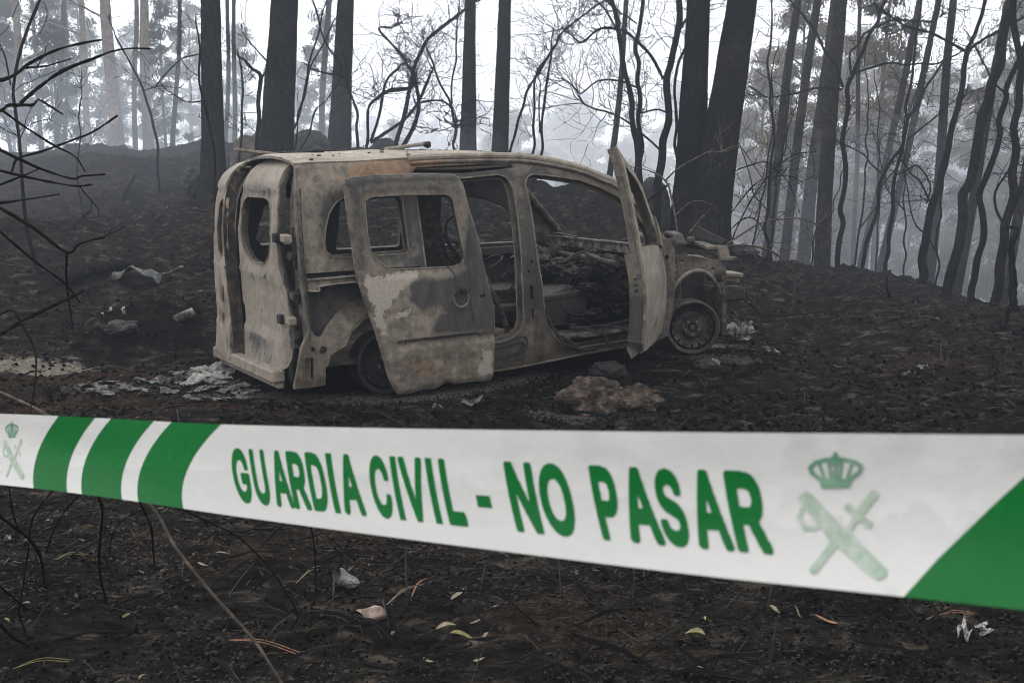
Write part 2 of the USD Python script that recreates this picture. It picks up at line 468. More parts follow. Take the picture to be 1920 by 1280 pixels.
def hit(px, py):
    """Where the line of sight meets the ground."""
    d = ray(px, py)
    t = np.arange(2.0, 40, 0.03)
    P = np.array([0, 0, EYE]) + d * t[:, None]
    below = np.nonzero(P[:, 2] < terrain(P[:, 0], P[:, 1]))[0]
    return P[below[0]] if len(below) else P[-1]


def ground_material():
    n = Nodes()
    p = "@" + n("geometry") + ".position"
    at_ = n("attribute", attribute="burn")
    sep = n("separate_color", color=f"@{at_}.color")
    ash, brown, dark = (f"@{sep}.{k}" for k in "rgb")
    flat = "@" + n("mapping", vector=p, scale=(0.75, 1.25, 2.0)) + ".vector"
    n1, n2, n3, n4 = n.noise(p, 0.8, 6, 0.65), n.noise(flat, 7.0, 8, 0.7, 0.4), n.noise(flat, 45, 6, 0.75), n.noise(p, 170, 3, 0.7)
    base = n.ramp(n2, [(0.34, (0.0055, 0.0052, 0.0050)), (0.47, (0.0125, 0.0115, 0.0107)), (0.56, (0.020, 0.018, 0.016)), (0.64, (0.06, 0.050, 0.041)), (0.74, (0.12, 0.10, 0.08))])
    bj = n.math("add", brown, n.math("add", n.math("multiply", n.math("subtract", n1, 0.5), 1.3), n.math("multiply", n.math("subtract", n2, 0.5), 0.7)))
    base = n.mix(n.math("multiply", n.smooth(bj, 0.25, 0.75), 0.8), base, n.ramp(n3, [(0.34, (0.0075, 0.005, 0.0038)), (0.48, (0.024, 0.0155, 0.011)), (0.60, (0.062, 0.042, 0.030)), (0.72, (0.125, 0.092, 0.068))]))
    grit = n.smooth(n3, 0.60, 0.74)
    base = n.mix(n.math("multiply", grit, 0.55), base, (0.13, 0.11, 0.09))
    aj = n.math("add", ash, n.math("add", n.math("multiply", n.math("subtract", n2, 0.5), 0.8), n.math("multiply", n.math("subtract", n3, 0.5), 0.9)))
    base = n.mix(n.math("multiply", n.smooth(aj, 0.42, 0.70), 0.92), base, n.ramp(n3, [(0.35, (0.075, 0.065, 0.052)), (0.55, (0.20, 0.18, 0.15)), (0.72, (0.40, 0.37, 0.32))]))
    base = n.mix(n.math("multiply", n.smooth(n4, 0.72, 0.77), 0.5), base, (0.22, 0.21, 0.20))
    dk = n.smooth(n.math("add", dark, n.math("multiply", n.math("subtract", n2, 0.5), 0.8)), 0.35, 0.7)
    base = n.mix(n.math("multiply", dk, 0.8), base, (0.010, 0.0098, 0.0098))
    h = n.math("add", n.math("multiply", n2, 1.0), n.math("add", n.math("multiply", n3, 0.35), n.math("multiply", n4, 0.08)))
    b = n("principled_bsdf", base_color=base, roughness=n.smooth(n3, 0.3, 0.7, 0.75, 0.97), specular_ior_level=0.0, normal=n.bump(h, 1.0, 0.05))
    return n.make("burnt_soil", f"{b}.BSDF")


GROUND = ground_material()


def ground_marks(p):
    def spots(items):
        m = np.zeros(len(p))
        for x, y, w, l, a, s in items:
            c, sn = math.cos(a), math.sin(a)
            u, v = c * (p[:, 0] - x) + sn * (p[:, 1] - y), -sn * (p[:, 0] - x) + c * (p[:, 1] - y)
            m = np.maximum(m, s * np.exp(-((u / w) ** 2 + (v / l) ** 2)))
        return m
    ash = spots([(-3.85, 8.45, 0.75, 0.30, 0.1, 0.95), (-4.3, 8.8, 0.6, 0.3, 0.0, 0.55), (-2.0, 7.75, 0.6, 0.25, -0.15, 0.55), (-0.95, 7.45, 0.8, 0.22, 0.35, 0.55), (1.6, 9.05, 0.30, 0.16, 0.1, 0.9), (1.9, 9.1, 0.35, 0.2, 0.0, 0.5), (0.1, 8.2, 0.9, 0.16, 0.5, 0.42),
                 (-1.1, 3.7, 0.25, 0.06, 0.2, 0.35), (0.75, 3.45, 0.16, 0.06, 0.2, 0.4), (0.25, 6.6, 0.22, 0.2, 0, 0.4), (-0.1, 4.35, 0.16, 0.1, 0, 0.35)])
    r = np.hypot(p[:, 0], p[:, 1])
    left = np.clip((-p[:, 0] - 2.0) / 5, 0, 1)
    brown = spots([(-2.9, 8.0, 1.6, 0.5, 0.0, 0.5), (-2.2, 7.2, 2.2, 0.5, 0.1, 0.5), (0.2, 5.6, 1.2, 0.6, 0.2, 0.32), (0.3, 3.8, 0.5, 0.35, 0.0, 0.45), (-1.0, 4.6, 0.9, 0.4, 0.0, 0.35), (-1.5, 3.1, 0.25, 0.12, 0, 0.6), (3.2, 8.5, 1.6, 0.5, 0.0, 0.30), (5.4, 12.0, 2.0, 0.6, 0, 0.35)]) + 0.22 * np.clip((r - 11) / 6, 0, 1) * left
    dark = spots([(-2.85, 9.0, 0.35, 0.18, 0.0, 0.8), (0.4, 8.9, 2.2, 0.75, VAN_YAW, 0.6), (1.0, 6.4, 0.8, 0.4, 0, 0.35), (2.6, 5.2, 1.4, 0.8, 0, 0.3), (1.6, 4.2, 1.0, 0.7, 0, 0.25)])  # the van-aligned patch paints the shade beneath the van into the soil
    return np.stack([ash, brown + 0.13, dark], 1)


def build_ground():
    azs = np.concatenate([np.radians(np.arange(-180, -34, 4.0)), np.radians(np.arange(-34, 34, 0.11)), np.radians(np.arange(34, 180, 4.0))])
    rs = np.concatenate([[0.25, 0.8, 1.4], np.exp(np.arange(math.log(1.9), math.log(32), 0.0085)), np.exp(np.arange(math.log(32.5), math.log(255), 0.05))])
    A, Rr = np.meshgrid(azs, rs, indexing="xy")
    x, y = (Rr * np.sin(A)).ravel(), (Rr * np.cos(A)).ravel()
    zz = terrain(x, y)
    v = np.stack([x, y, zz], 1)
    nr, na = len(rs), len(azs)
    i, j = np.meshgrid(np.arange(nr - 1), np.arange(na), indexing="ij")
    j2 = (j + 1) % na
    q = np.stack([i * na + j, i * na + j2, (i + 1) * na + j2, (i + 1) * na + j], -1).reshape(-1, 4)
    f = np.vstack([q[:, [0, 1, 2]], q[:, [0, 2, 3]], np.stack([np.full(na - 2, 0), np.arange(2, na), np.arange(1, na - 1)], 1)])
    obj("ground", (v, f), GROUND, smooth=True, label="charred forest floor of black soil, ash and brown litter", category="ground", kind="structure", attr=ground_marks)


build_ground()

# haze: one closed box of pale smoke round everything
HAZE_DENSITY = 0.0021
n = Nodes()
vol = n("principled_volume", color=(0.70, 0.80, 0.98), density=HAZE_DENSITY, anisotropy=0.55)
HAZE = n.make("smoke_haze", volume=f"{vol}.volume")
obj("haze", (np.array([[sx * 262.0, sy * 262.0, sz] for sx in (-1, 1) for sy in (-1, 1) for sz in (-20.0, 30.0)]),
             np.array([[0, 1, 3], [0, 3, 2], [4, 6, 7], [4, 7, 5], [0, 4, 5], [0, 5, 1], [2, 3, 7], [2, 7, 6], [0, 2, 6], [0, 6, 4], [1, 5, 7], [1, 7, 3]])), HAZE, label="thin blue grey smoke hanging in the burnt forest", category="smoke", kind="stuff")

# denser smoke lying in the valley beyond the crest: two closed banks that thin out towards their edges
n = Nodes()
vol = n("principled_volume", color=(0.86, 0.90, 0.98), density=0.0085, anisotropy=0.5)
SMOKE = n.make("valley_smoke", volume=f"{vol}.volume")


def smoke_bank(label, c, r, mat=None):
    ball = trimesh.creation.icosphere(subdivisions=4, radius=1.0)
    obj("smoke", (np.array(ball.vertices) * np.array(r) + np.array(c), np.array(ball.faces)), mat or SMOKE, label=label, category="smoke", kind="stuff")


n = Nodes()
vol = n("principled_volume", color=(0.72, 0.83, 1.0), density=0.014, anisotropy=0.5)
LOW = n.make("low_smoke", volume=f"{vol}.volume")
n = Nodes()
vol = n("principled_volume", color=(0.74, 0.83, 1.0), density=0.006, anisotropy=0.5)
FAINT = n.make("faint_smoke", volume=f"{vol}.volume")
smoke_bank("bluish smoke drifting low between the right hand trunks", (10.5, 25.0, 0.0), (6.5, 5.0, 2.6), LOW)
smoke_bank("faint bluish smoke hanging over the left slope", (-9.0, 21.0, 1.6), (9.0, 6.0, 1.9), FAINT)
smoke_bank("thin smoke lying low on the left crest", (-11.0, 33.0, 2.0), (12.0, 6.0, 2.4), FAINT)
smoke_bank("blue grey smoke filling the valley beyond the right crest", (34.0, 78.0, -2.0), (62.0, 52.0, 16.0))
smoke_bank("pale smoke drifting beyond the left crest", (-42.0, 84.0, 4.0), (66.0, 52.0, 14.0))

# ------------------------------------------------------------------ trees
def trunk_mesh(points, radii, seed, sides=18, knob=0.06, per=8):
    """A tapering trunk with an uneven, ridged surface and a flared foot."""
    P = smooth_line(points, per)
    R = np.interp(np.linspace(0, 1, len(P)), np.linspace(0, 1, len(radii)), radii)
    v, f = tube(P, R, sides)
    c = np.repeat(P, sides, 0)
    d = v - c
    k = fbm(np.stack([v[:, 0] * 5, v[:, 1] * 5, v[:, 2] * 1.1], 1) + seed * 3.7, 4, seed) - 0.5
    k2 = noise(np.stack([d[:, 0] * 40 + seed, d[:, 1] * 40, v[:, 2] * 2.5], 1), seed + 1) - 0.5
    return c + d * (1 + knob * 2.4 * k + knob * 0.9 * k2)[:, None], f


def big_trunk(name, label, base_px, top_px, depth, w_base, w_top, mat, seed, group=None, height=13.0, bend=0.0, flare=1.25, limbs=(), category="tree", base_row=None):
    """A tall trunk given by its columns at the foot and at the picture's top edge (row 0) and its widths in pixels of the photograph."""
    s = depth / FOCAL
    foot = at(base_px, base_row if base_row else 300, depth)
    gz = ground_z(foot[0], foot[1])
    top = at(top_px, 0, depth)
    foot_at_ground = np.array([foot[0], foot[1], gz])
    up = top - foot_at_ground
    up = up / up[2]
    hgt = height
    ts = np.array([-0.25, 0.0, 0.12, 0.4, 1.0, 2.0, 3.5, 5.5, 8.0, hgt])
    pts, rr = [], []
    z1 = max(top[2] - gz, 1.0)
    for t in ts:
        q = foot_at_ground + up * t + np.array([bend * math.sin(t * 0.9 + seed), 0.4 * bend * math.sin(t * 0.7), 0])
        pts.append(q)
        w = np.interp(t, [0, z1, hgt], [w_base, w_top, w_top * 0.55])
        rr.append(w * s / 2 * (1 + (flare - 1) * 1.3 * math.exp(-max(t, 0) / 0.30)))
    root = thing(name, label, category, group)
    obj("trunk", trunk_mesh(pts, rr, seed, 20 if w_base > 24 else 12), mat, root, smooth=True)
    rng = np.random.default_rng(seed * 13 + 5)
    for t, sd, ln in limbs:
        q = foot_at_ground + up * t
        line = [q]
        d = np.array([sd, 0.25 * (rng.random() - 0.5), 0.35])
        for k in range(6):
            d = d + np.array([0, 0.15, 0.25]) * (rng.random(3) - 0.3)
            line.append(line[-1] + d / np.linalg.norm(d) * ln / 6)
        obj("branch", tube(smooth_line(line, 3), np.linspace(0.05, 0.008, 19) * ln / 1.5, 7), mat, root, smooth=True)
    return root


def twig_walk(rng, p, d, length, r, kink=0.5, seg=None, up=0.05):
    k = seg or max(4, int(length / 0.11))
    k = min(k, 11)
    pts = [np.asarray(p, float)]
    d = np.asarray(d, float)
    for _ in range(k):
        d = d + rng.normal(0, kink, 3) * 0.55
        d[2] += up
        d /= np.linalg.norm(d)
        pts.append(pts[-1] + d * length / k * (0.7 + 0.6 * rng.random()))
    return np.array(pts), np.linspace(r, r * 0.42, k + 1)


def twigs_from(rng, lines, n, length, r, levels=3, kink=0.5, out=None, t0=0.3, up=0.06, spread=1.0):
    """Crooked bare twigs that leave the given lines and branch again."""
    out = [] if out is None else out
    for pts, rad in lines:
        L = np.linalg.norm(np.diff(pts, axis=0), axis=1).sum()
        cnt = max(1, int(n * min(1.0, 0.35 + L / 4)))
        for _ in range(cnt):
            t = t0 + (1 - t0) * rng.random()
            i = min(int(t * (len(pts) - 1)), len(pts) - 2)
            p = pts[i] + (pts[i + 1] - pts[i]) * rng.random()
            tang = pts[i + 1] - pts[i]
            tang /= np.linalg.norm(tang) + 1e-9
            side = rng.normal(0, 1, 3)
            side -= tang * side.dot(tang)
            side /= np.linalg.norm(side) + 1e-9
            d = tang * 0.55 + side * spread
            d[2] += 0.12
            l = length * (0.45 + 0.9 * rng.random())
            w = twig_walk(rng, p, d / np.linalg.norm(d), l, min(r, rad[min(i, len(rad) - 1)] * 0.75), kink, up=up)
            out.append(w)
            if levels > 1:
                twigs_from(rng, [w], max(2, n * 0.42), length * 0.52, r * 0.62, levels - 1, kink, out, 0.15, up, spread)
    return out


def stem_line(px_points, depth, widths, wob=0.25, seed=0, to_ground=True, extend=0.0, per=5):
    rng = np.random.default_rng(seed)
    P = []
    drift = 0.0
    for k, (a, b) in enumerate(px_points):
        P.append(at(a, b, depth + drift))
        drift += rng.normal(0, wob)
    P = np.array(P)
    if len(P) > 4:                       # young stems are straighter than a loose trace of them
        tt = np.concatenate([[0], np.cumsum(np.linalg.norm(np.diff(P, axis=0), axis=1))])
        tt /= tt[-1]
        low = np.stack([np.polyval(np.polyfit(tt, P[:, k], 2), tt) for k in range(3)], 1)
        P = 0.58 * P + 0.42 * low
    if to_ground:
        x, y = P[0][:2]
        P = np.vstack([[x + 0.02, y, ground_z(x, y) - 0.1], P]) if P[0][2] - ground_z(x, y) > 0.12 else P
        if P[0][2] > ground_z(*P[0][:2]) - 0.05:
            P[0][2] = ground_z(*P[0][:2]) - 0.08
    if extend:
        d = P[-1] - P[-2]
        d /= np.linalg.norm(d)
        for _ in range(4):
            d = d + rng.normal(0, 0.12, 3)
            d[2] = max(d[2], 0.5)
            d /= np.linalg.norm(d)
            P = np.vstack([P, P[-1] + d * extend / 4])
    # knots and kinks between the traced points
    rough = [P[0]]
    for a, b in zip(P[:-1], P[1:]):
        L = np.linalg.norm(b - a)
        k = max(1, int(L / 0.22))
        for i in range(1, k + 1):
            q = a + (b - a) * i / k
            rough.append(q + (rng.normal(0, 0.022, 3) if i < k else rng.normal(0, 0.006, 3)))
    Q = smooth_line(np.array(rough), 3)
    w = np.interp(np.linspace(0, 1, len(Q)), np.linspace(0, 1, len(widths)), widths) * depth / FOCAL / 2 * (0.82 if widths[0] > 15 else 0.70)
    return Q, w


def crooked_tree(name, label, stems, seed, mat=None, tw=(6, 0.9, 0.008), levels=3, group=None, category="tree", twig_mat=None, kink=0.5, t0=0.3, knob=0.10, up=0.06, dens=2.1):
    """stems: (pixel points from the foot up, distance, widths in pixels, extra length beyond the frame)."""
    mat = mat or BARK_BLACK
    rng = np.random.default_rng(seed)
    root = thing(name, label, category, group)
    lines = []
    for k, (pp, depth, widths, ext) in enumerate(stems):
        Q, w = stem_line(pp, depth, widths, 0.05 * depth / 20, seed * 7 + k, to_ground=(k == 0 or pp[0][1] > 1e9), extend=ext)
        v, f = tube(Q, w, 8)
        c = np.repeat(Q, 8, 0)
        d = (v - c) * (1 + knob * 2.5 * (fbm(v * 6.0 + seed, 3, seed) - 0.5))[:, None]
        obj("trunk" if k == 0 else "branch", (c + d, f), mat, root, smooth=True)
        lines.append((Q, w))
    nn, length, r = tw[0] * dens, tw[1] * 1.2, tw[2] * 0.80
    if nn:
        out = twigs_from(rng, lines, nn, length, r, levels, kink, t0=t0, up=up)
        obj("twigs", join([tube(p, q, 4, False) for p, q in out]), twig_mat or TWIG, root, kind="stuff")
    return root


# --- the big charred trunks, nearest first
big_trunk("pine_tree", "thick charred twin trunk leaning right, right half of the fork behind the van's nose", 1322, 1392, 17.2, 78, 54, BARK_BLACK, 11, "big charred pines", limbs=[(3.9, 0.9, 1.6)], flare=1.3, base_row=440)
big_trunk("pine_tree", "charred upright trunk, left half of the fork behind the van's nose", 1288, 1310, 17.5, 62, 43, BARK_BLACK, 12, "big charred pines", flare=1.35, base_row=440)
big_trunk("pine_tree", "thickest single charred trunk rising behind the rear of the van's roof", 512, 534, 18.0, 66, 50, BARK_BLACK, 13, "big charred pines", flare=1.35, limbs=[(3.2, -0.9, 0.5)])
big_trunk("pine_tree", "straight charred trunk left of the van, standing before the boulder", 397, 395, 17.0, 44, 36, BARK_BLACK, 14, "big charred pines", flare=1.4)
big_trunk("pine_tree", "dark grey trunk between the thick trunk and the twisted bare tree", 634, 648, 21.0, 44, 30, BARK_BLACK, 15, "big charred pines", flare=1.3)
big_trunk("pine_tree", "straight trunk above the middle of the van's roof, left of a pair", 877, 882, 24.0, 32, 20, BARK_BLACK, 16, "big charred pines", flare=1.2)
big_trunk("pine_tree", "straight trunk above the middle of the van's roof, right of a pair", 936, 947, 23.5, 33, 23, BARK_BLACK, 17, "big charred pines", flare=1.2)

# --- leaning grey trunks on the right
RIGHT = [("slim grey leaning trunk, first one right of the forked pine", 1424, 1496, 24.5, 20, 14, 31), ("slim grey leaning trunk, second one right of the forked pine", 1458, 1532, 24.0, 20, 14, 32),
         ("paler broad trunk half hidden behind the broadest grey trunk on the right", 1497, 1565, 25.5, 28, 18, 33), ("broadest grey trunk on the right, standing on the crest of the slope", 1540, 1574, 21.5, 30, 23, 34),
         ("slim hazy trunk in the smoke left of the bright gap", 1597, 1727, 26.0, 15, 11, 35), ("slim hazy trunk in the smoke beside a crooked dark sapling", 1635, 1762, 25.0, 15, 11, 36),
         ("tall grey trunk rising behind the forked dark tree on the right", 1742, 1788, 23.0, 20, 14, 37), ("grey trunk behind the darkest leaning tree near the right edge", 1790, 1893, 21.0, 19, 14, 38),
         ("grey trunk cut by the right edge of the picture", 1879, 1990, 19.0, 20, 15, 39), ("faint thin trunk behind the crooked tree on the right", 1607, 1612, 30.0, 10, 7, 40)]
for lab, b, t, d, wb, wt, sd in RIGHT:
    big_trunk("eucalyptus_tree", lab, b, t, d, wb, wt, BARK_GREY, sd, "leaning grey trunks on the right", bend=0.03, flare=1.15, base_row=500)

# --- pale trunks beyond the left rise
LEFT = [("broad pale pinkish trunk in the smoke on the left rise", 219, 198, 37.0, 25, 19, 51), ("straight pale pinkish trunk right of the broad pale one", 277, 270, 38.0, 20, 15, 52), ("thin pale trunk left of the broad pale one", 169, 150, 40.0, 13, 10, 53),
        ("pale trunk at the far left edge behind bare twigs", 45, 27, 36.0, 16, 13, 54)]
for lab, b, t, d, wb, wt, sd in LEFT:
    big_trunk("eucalyptus_tree", lab, b, t, d, wb, wt, BARK_PALE, sd, "pale trunks in the smoke", bend=0.04, flare=1.2, limbs=[(3.2, 0.8, 1.6), (2.2, 0.9, 1.2)] if sd in (52, 54) else [(4.5, -0.8, 1.6)])
for k, (lab, b, t, d, wb, wt, sd) in enumerate([("thin hazy trunk left of the straight charred trunk", 326, 336, 34.0, 9, 7, 61), ("thin hazy trunk right of the straight charred trunk", 422, 428, 36.0, 8, 7, 62), ("thin hazy trunk close beside another, right of the straight charred trunk", 436, 441, 38.0, 9, 7, 63),
                                                 ("pale leaning trunk between the two thick charred trunks", 596, 616, 42.0, 11, 11, 64), ("thin grey trunk in the smoke between pale trunks", 252, 255, 44.0, 10, 8, 65), ("thin hazy trunk beneath drooping foliage at the left", 107, 118, 42.0, 9, 8, 66),
                                                 ("thin hazy trunk beyond the left crest", 122, 124, 46.0, 8, 6, 67), ("slim grey leaning pole behind the van's open front door", 1130, 1177, 24.0, 13, 9, 68)]):
    big_trunk("slender_tree", lab, b, t, d, wb, wt, BARK_GREY, sd, "slender hazy trunks", bend=0.05, flare=1.1)

# --- crooked dark trees on the right
crooked_tree("crooked_tree", "crooked dark tree curving past the broadest grey trunk on the right", [([(1567, 505), (1576, 443), (1587, 367), (1590, 303), (1580, 270), (1590, 200), (1580, 165), (1595, 140), (1635, 60), (1665, 0)], 20.5, [15, 13, 12, 9, 7], 1.2),
             ([(1580, 165), (1572, 120), (1545, 100), (1530, 60), (1500, 22)], 20.5, [8, 6, 4], 0.4), ([(1580, 168), (1540, 165), (1480, 178), (1440, 182)], 20.5, [6, 4, 2.5], 0.5), ([(1590, 150), (1610, 135), (1670, 118), (1750, 122)], 20.5, [6, 5, 3], 0.8),
             ([(1598, 138), (1590, 100), (1620, 62), (1680, 36), (1745, 42)], 20.4, [6, 5, 3], 0.4)], 71, tw=(7, 0.9, 0.008), group="crooked bare trees on the right", dens=2.5)
crooked_tree("crooked_tree", "thin wavy dark sapling left of the bright smoky gap", [([(1617, 513), (1622, 455), (1643, 405), (1647, 379), (1640, 353), (1652, 324), (1698, 280), (1705, 250), (1702, 180), (1708, 130)], 20.5, [11, 10, 9, 7, 5], 1.5),
             ([(1652, 324), (1620, 290), (1590, 275)], 20.5, [5, 3, 2], 0.4), ([(1700, 265), (1715, 250), (1748, 225), (1775, 200)], 20.6, [5, 3, 2], 0.5)], 72, tw=(7, 0.8, 0.007), group="crooked bare trees on the right", dens=2.5)
crooked_tree("crooked_tree", "thin straight dark tree at the left side of the bright smoky gap", [([(1659, 522), (1666, 440), (1675, 397), (1678, 324), (1695, 270), (1690, 245), (1720, 200)], 20.0, [11, 10, 9, 7, 5], 1.6),
             ([(1676, 330), (1720, 310), (1745, 345), (1738, 380)], 20.0, [5, 4, 3], 0.2)], 73, tw=(6, 0.8, 0.007), group="crooked bare trees on the right", dens=2.5)
crooked_tree("crooked_tree", "dark tree forking wide at the right of the bright smoky gap", [([(1728, 531), (1736, 426), (1745, 382), (1762, 353), (1780, 280), (1790, 225), (1807, 155), (1812, 95)], 18.5, [20, 18, 15, 13, 11], 0.0),
             ([(1812, 95), (1830, 60), (1843, 20), (1850, -20)], 18.5, [10, 8, 7], 2.0), ([(1812, 97), (1780, 80), (1745, 62), (1700, 52)], 18.5, [8, 6, 4], 0.8), ([(1814, 95), (1845, 75), (1880, 55)], 18.5, [8, 6, 5], 0.9),
             ([(1745, 382), (1725, 340), (1708, 325)], 18.4, [6, 4, 3], 0.4)], 74, tw=(7, 1.0, 0.008), group="crooked bare trees on the right", dens=2.5)
crooked_tree("crooked_tree", "darkest leaning tree near the right edge, straight and unforked", [([(1774, 557), (1786, 499), (1806, 397), (1830, 280), (1860, 160), (1880, 80), (1897, 0)], 16.5, [23, 21, 20, 19, 18], 3.0)], 75, tw=(5, 1.0, 0.008), group="crooked bare trees on the right", t0=0.5, dens=2.5)
crooked_tree("crooked_tree", "snaking dark tree between the two rightmost leaning trees", [([(1818, 548), (1827, 519), (1850, 455), (1838, 397), (1844, 338), (1870, 280), (1880, 245), (1868, 230), (1885, 185), (1882, 170), (1910, 120)], 17.0, [16, 14, 13, 11, 8], 2.0),
             ([(1882, 172), (1862, 155), (1850, 130)], 17.0, [6, 4, 3], 0.4)], 76, tw=(7, 0.9, 0.008), group="crooked bare trees on the right", dens=2.5)
crooked_tree("crooked_tree", "forked dark tree at the right edge above a bent stub", [([(1865, 569), (1873, 499), (1882, 420), (1900, 367), (1905, 280), (1912, 200), (1918, 120), (1900, 40), (1898, 0)], 15.5, [22, 19, 15, 12, 9], 2.0),
             ([(1882, 420), (1868, 395), (1867, 360), (1885, 330)], 15.5, [7, 5, 4], 0.5), ([(1884, 415), (1905, 380), (1925, 330)], 15.5, [12, 10, 8], 2.0)], 77, tw=(7, 0.9, 0.008), group="crooked bare trees on the right", dens=2.5)
crooked_tree("crooked_tree", "thin dark stem beside the slim leaning trunks right of the forked pine", [([(1436, 485), (1440, 380), (1446, 300), (1452, 230), (1443, 195), (1444, 90)], 19.5, [10, 8, 6, 4], 1.0)], 78, tw=(8, 0.9, 0.007), group="crooked bare trees on the right", dens=2.5)

# --- crooked trees behind the van, middle
crooked_tree("twisted_tree", "twisted bare tree with a wide net of twigs above the van's roof", [([(740, 292), (755, 240), (770, 175), (775, 140), (788, 95), (797, 70), (830, 52), (870, 22)], 19.5, [14, 12, 10, 8, 5], 0.5),
             ([(752, 280), (780, 230), (785, 193), (777, 150), (775, 140)], 19.5, [13, 11, 8], 0), ([(775, 140), (742, 90), (710, 55), (735, 52)], 19.5, [7, 5, 3], 0.2), ([(695, 268), (750, 232), (785, 193), (807, 140)], 19.4, [9, 8, 4], 0.2),
             ([(785, 193), (830, 190), (852, 215), (858, 240)], 19.5, [5, 4, 3], 0.3), ([(775, 150), (770, 165), (728, 172), (715, 180)], 19.5, [7, 6, 5], 0)], 81, tw=(9, 0.85, 0.009), levels=3, kink=0.6)
crooked_tree("twisted_tree", "bare forked sapling left of the twisted tree, bending over the van's roof", [([(686, 292), (690, 200), (714, 183), (732, 168), (767, 165)], 18.8, [9, 8, 7, 5], 0.2), ([(694, 265), (717, 205), (717, 160), (730, 140), (742, 135)], 18.8, [8, 6, 4], 0.3)], 82, tw=(7, 0.6, 0.007), levels=3)
crooked_tree("twisted_tree", "dark bare sapling arching left across the dark grey trunk", [([(672, 292), (670, 215), (656, 178), (650, 150), (638, 136), (610, 138), (585, 131)], 18.2, [8, 8, 6, 4, 2], 0.2), ([(638, 136), (638, 112), (620, 95), (600, 60), (590, 10)], 18.2, [5, 4, 3], 1.0), ([(652, 155), (648, 120), (640, 80), (630, 20), (640, 0)], 18.2, [4, 3, 2], 0.8)], 83, tw=(4, 0.6, 0.006), levels=2)
crooked_tree("twisted_tree", "thin bare tree left of the pair of straight trunks", [([(853, 292), (853, 225), (845, 190), (818, 150), (810, 115), (800, 90)], 21.0, [8, 7, 5, 3], 0.4), ([(848, 195), (846, 175), (855, 115), (857, 40)], 21.0, [5, 4, 3], 1.0)], 84, tw=(6, 0.8, 0.007), levels=3)
crooked_tree("twisted_tree", "dark sapling curving up against the thick trunk's left side", [([(482, 290), (484, 225), (482, 195), (492, 150), (490, 135), (470, 132)], 17.2, [12, 11, 9, 4], 0.3), ([(492, 145), (500, 120), (486, 100), (468, 80)], 17.2, [5, 3, 2], 0.4)], 85, tw=(5, 0.8, 0.006), levels=2)
crooked_tree("twisted_tree", "bundle of thin straight shoots right of the thick trunk", [([(548, 292), (558, 220), (575, 150), (592, 80), (612, 0)], 17.6, [5, 5, 4, 3], 1.0), ([(550, 292), (560, 210), (582, 125), (600, 90)], 17.5, [4, 4, 3], 0.6), ([(560, 285), (580, 250), (590, 210), (625, 170)], 17.5, [4, 3, 2], 0.3)], 86, tw=(4, 0.7, 0.005), levels=2)
crooked_tree("twisted_tree", "leaning bare pole above the van's windscreen, swept to the right", [([(955, 300), (972, 225), (998, 155), (1030, 107), (1050, 62), (1085, 35), (1120, 12)], 19.5, [7, 7, 6, 5, 3], 0.6)], 87, tw=(8, 0.9, 0.007), levels=3, t0=0.4)
crooked_tree("twisted_tree", "pair of thin bare stems joining above the van's roof edge", [([(994, 300), (1003, 240), (1004, 205), (999, 155), (1010, 125), (1030, 107)], 19.0, [8, 7, 5, 4], 0.4), ([(1012, 300), (1016, 225), (1024, 175), (1027, 140), (1034, 100)], 19.0, [8, 7, 5, 3], 0.5), ([(1012, 250), (1010, 200), (1012, 160)], 19.0, [4, 3, 2], 0.4)], 88, tw=(7, 0.8, 0.006), levels=3)
crooked_tree("twisted_tree", "bare tree leaning left, its foot behind the van's open front door", [([(1193, 330), (1190, 250), (1180, 165), (1167, 100), (1160, 70), (1147, 0)], 18.0, [16, 14, 12, 11, 9], 2.0), ([(1163, 75), (1150, 45), (1128, 10), (1100, -8)], 18.0, [6, 4, 3], 0.6)], 89, tw=(8, 1.1, 0.008), levels=3, t0=0.35)
crooked_tree("twisted_tree", "bare upright tree beside the left leaning one, behind the open front door", [([(1200, 330), (1202, 250), (1195, 150), (1196, 60), (1203, 20), (1208, -10)], 18.2, [15, 13, 11, 9], 2.0), ([(1195, 165), (1160, 152), (1120, 152), (1090, 175)], 18.2, [6, 4, 3], 0.4), ([(1194, 45), (1175, 32), (1165, 25)], 18.2, [5, 4], 0.4)], 90, tw=(8, 1.0, 0.008), levels=3, t0=0.35)
crooked_tree("twisted_tree", "strongly forked bare tree left of the twin trunks, one limb arching left", [([(1232, 345), (1240, 300), (1255, 230), (1255, 200), (1246, 150), (1255, 125), (1272, 62), (1275, 30), (1272, -10)], 16.8, [22, 18, 15, 13, 10], 2.0),
             ([(1243, 146), (1222, 108), (1195, 80), (1175, 60), (1150, 52), (1120, 55), (1092, 82)], 16.8, [9, 8, 7, 5, 3], 0.4), ([(1275, 55), (1285, 40), (1300, 25), (1312, 5)], 16.8, [8, 7, 6], 0.6), ([(1255, 215), (1235, 205), (1215, 208), (1205, 214)], 16.8, [5, 4, 3], 0.3),
             ([(1237, 280), (1220, 265), (1200, 250), (1170, 225), (1140, 210), (1115, 205)], 16.8, [6, 5, 4, 3], 0.4)], 91, tw=(9, 1.1, 0.008), levels=3, t0=0.25)
crooked_tree("twisted_tree", "thin dark stem pressed against the left side of the twin trunks", [([(1272, 330), (1270, 240), (1264, 165), (1270, 120), (1285, 90), (1290, 65), (1300, 30)], 16.4, [9, 9, 8, 6, 4], 0.6)], 92, tw=(5, 0.8, 0.006), levels=2)

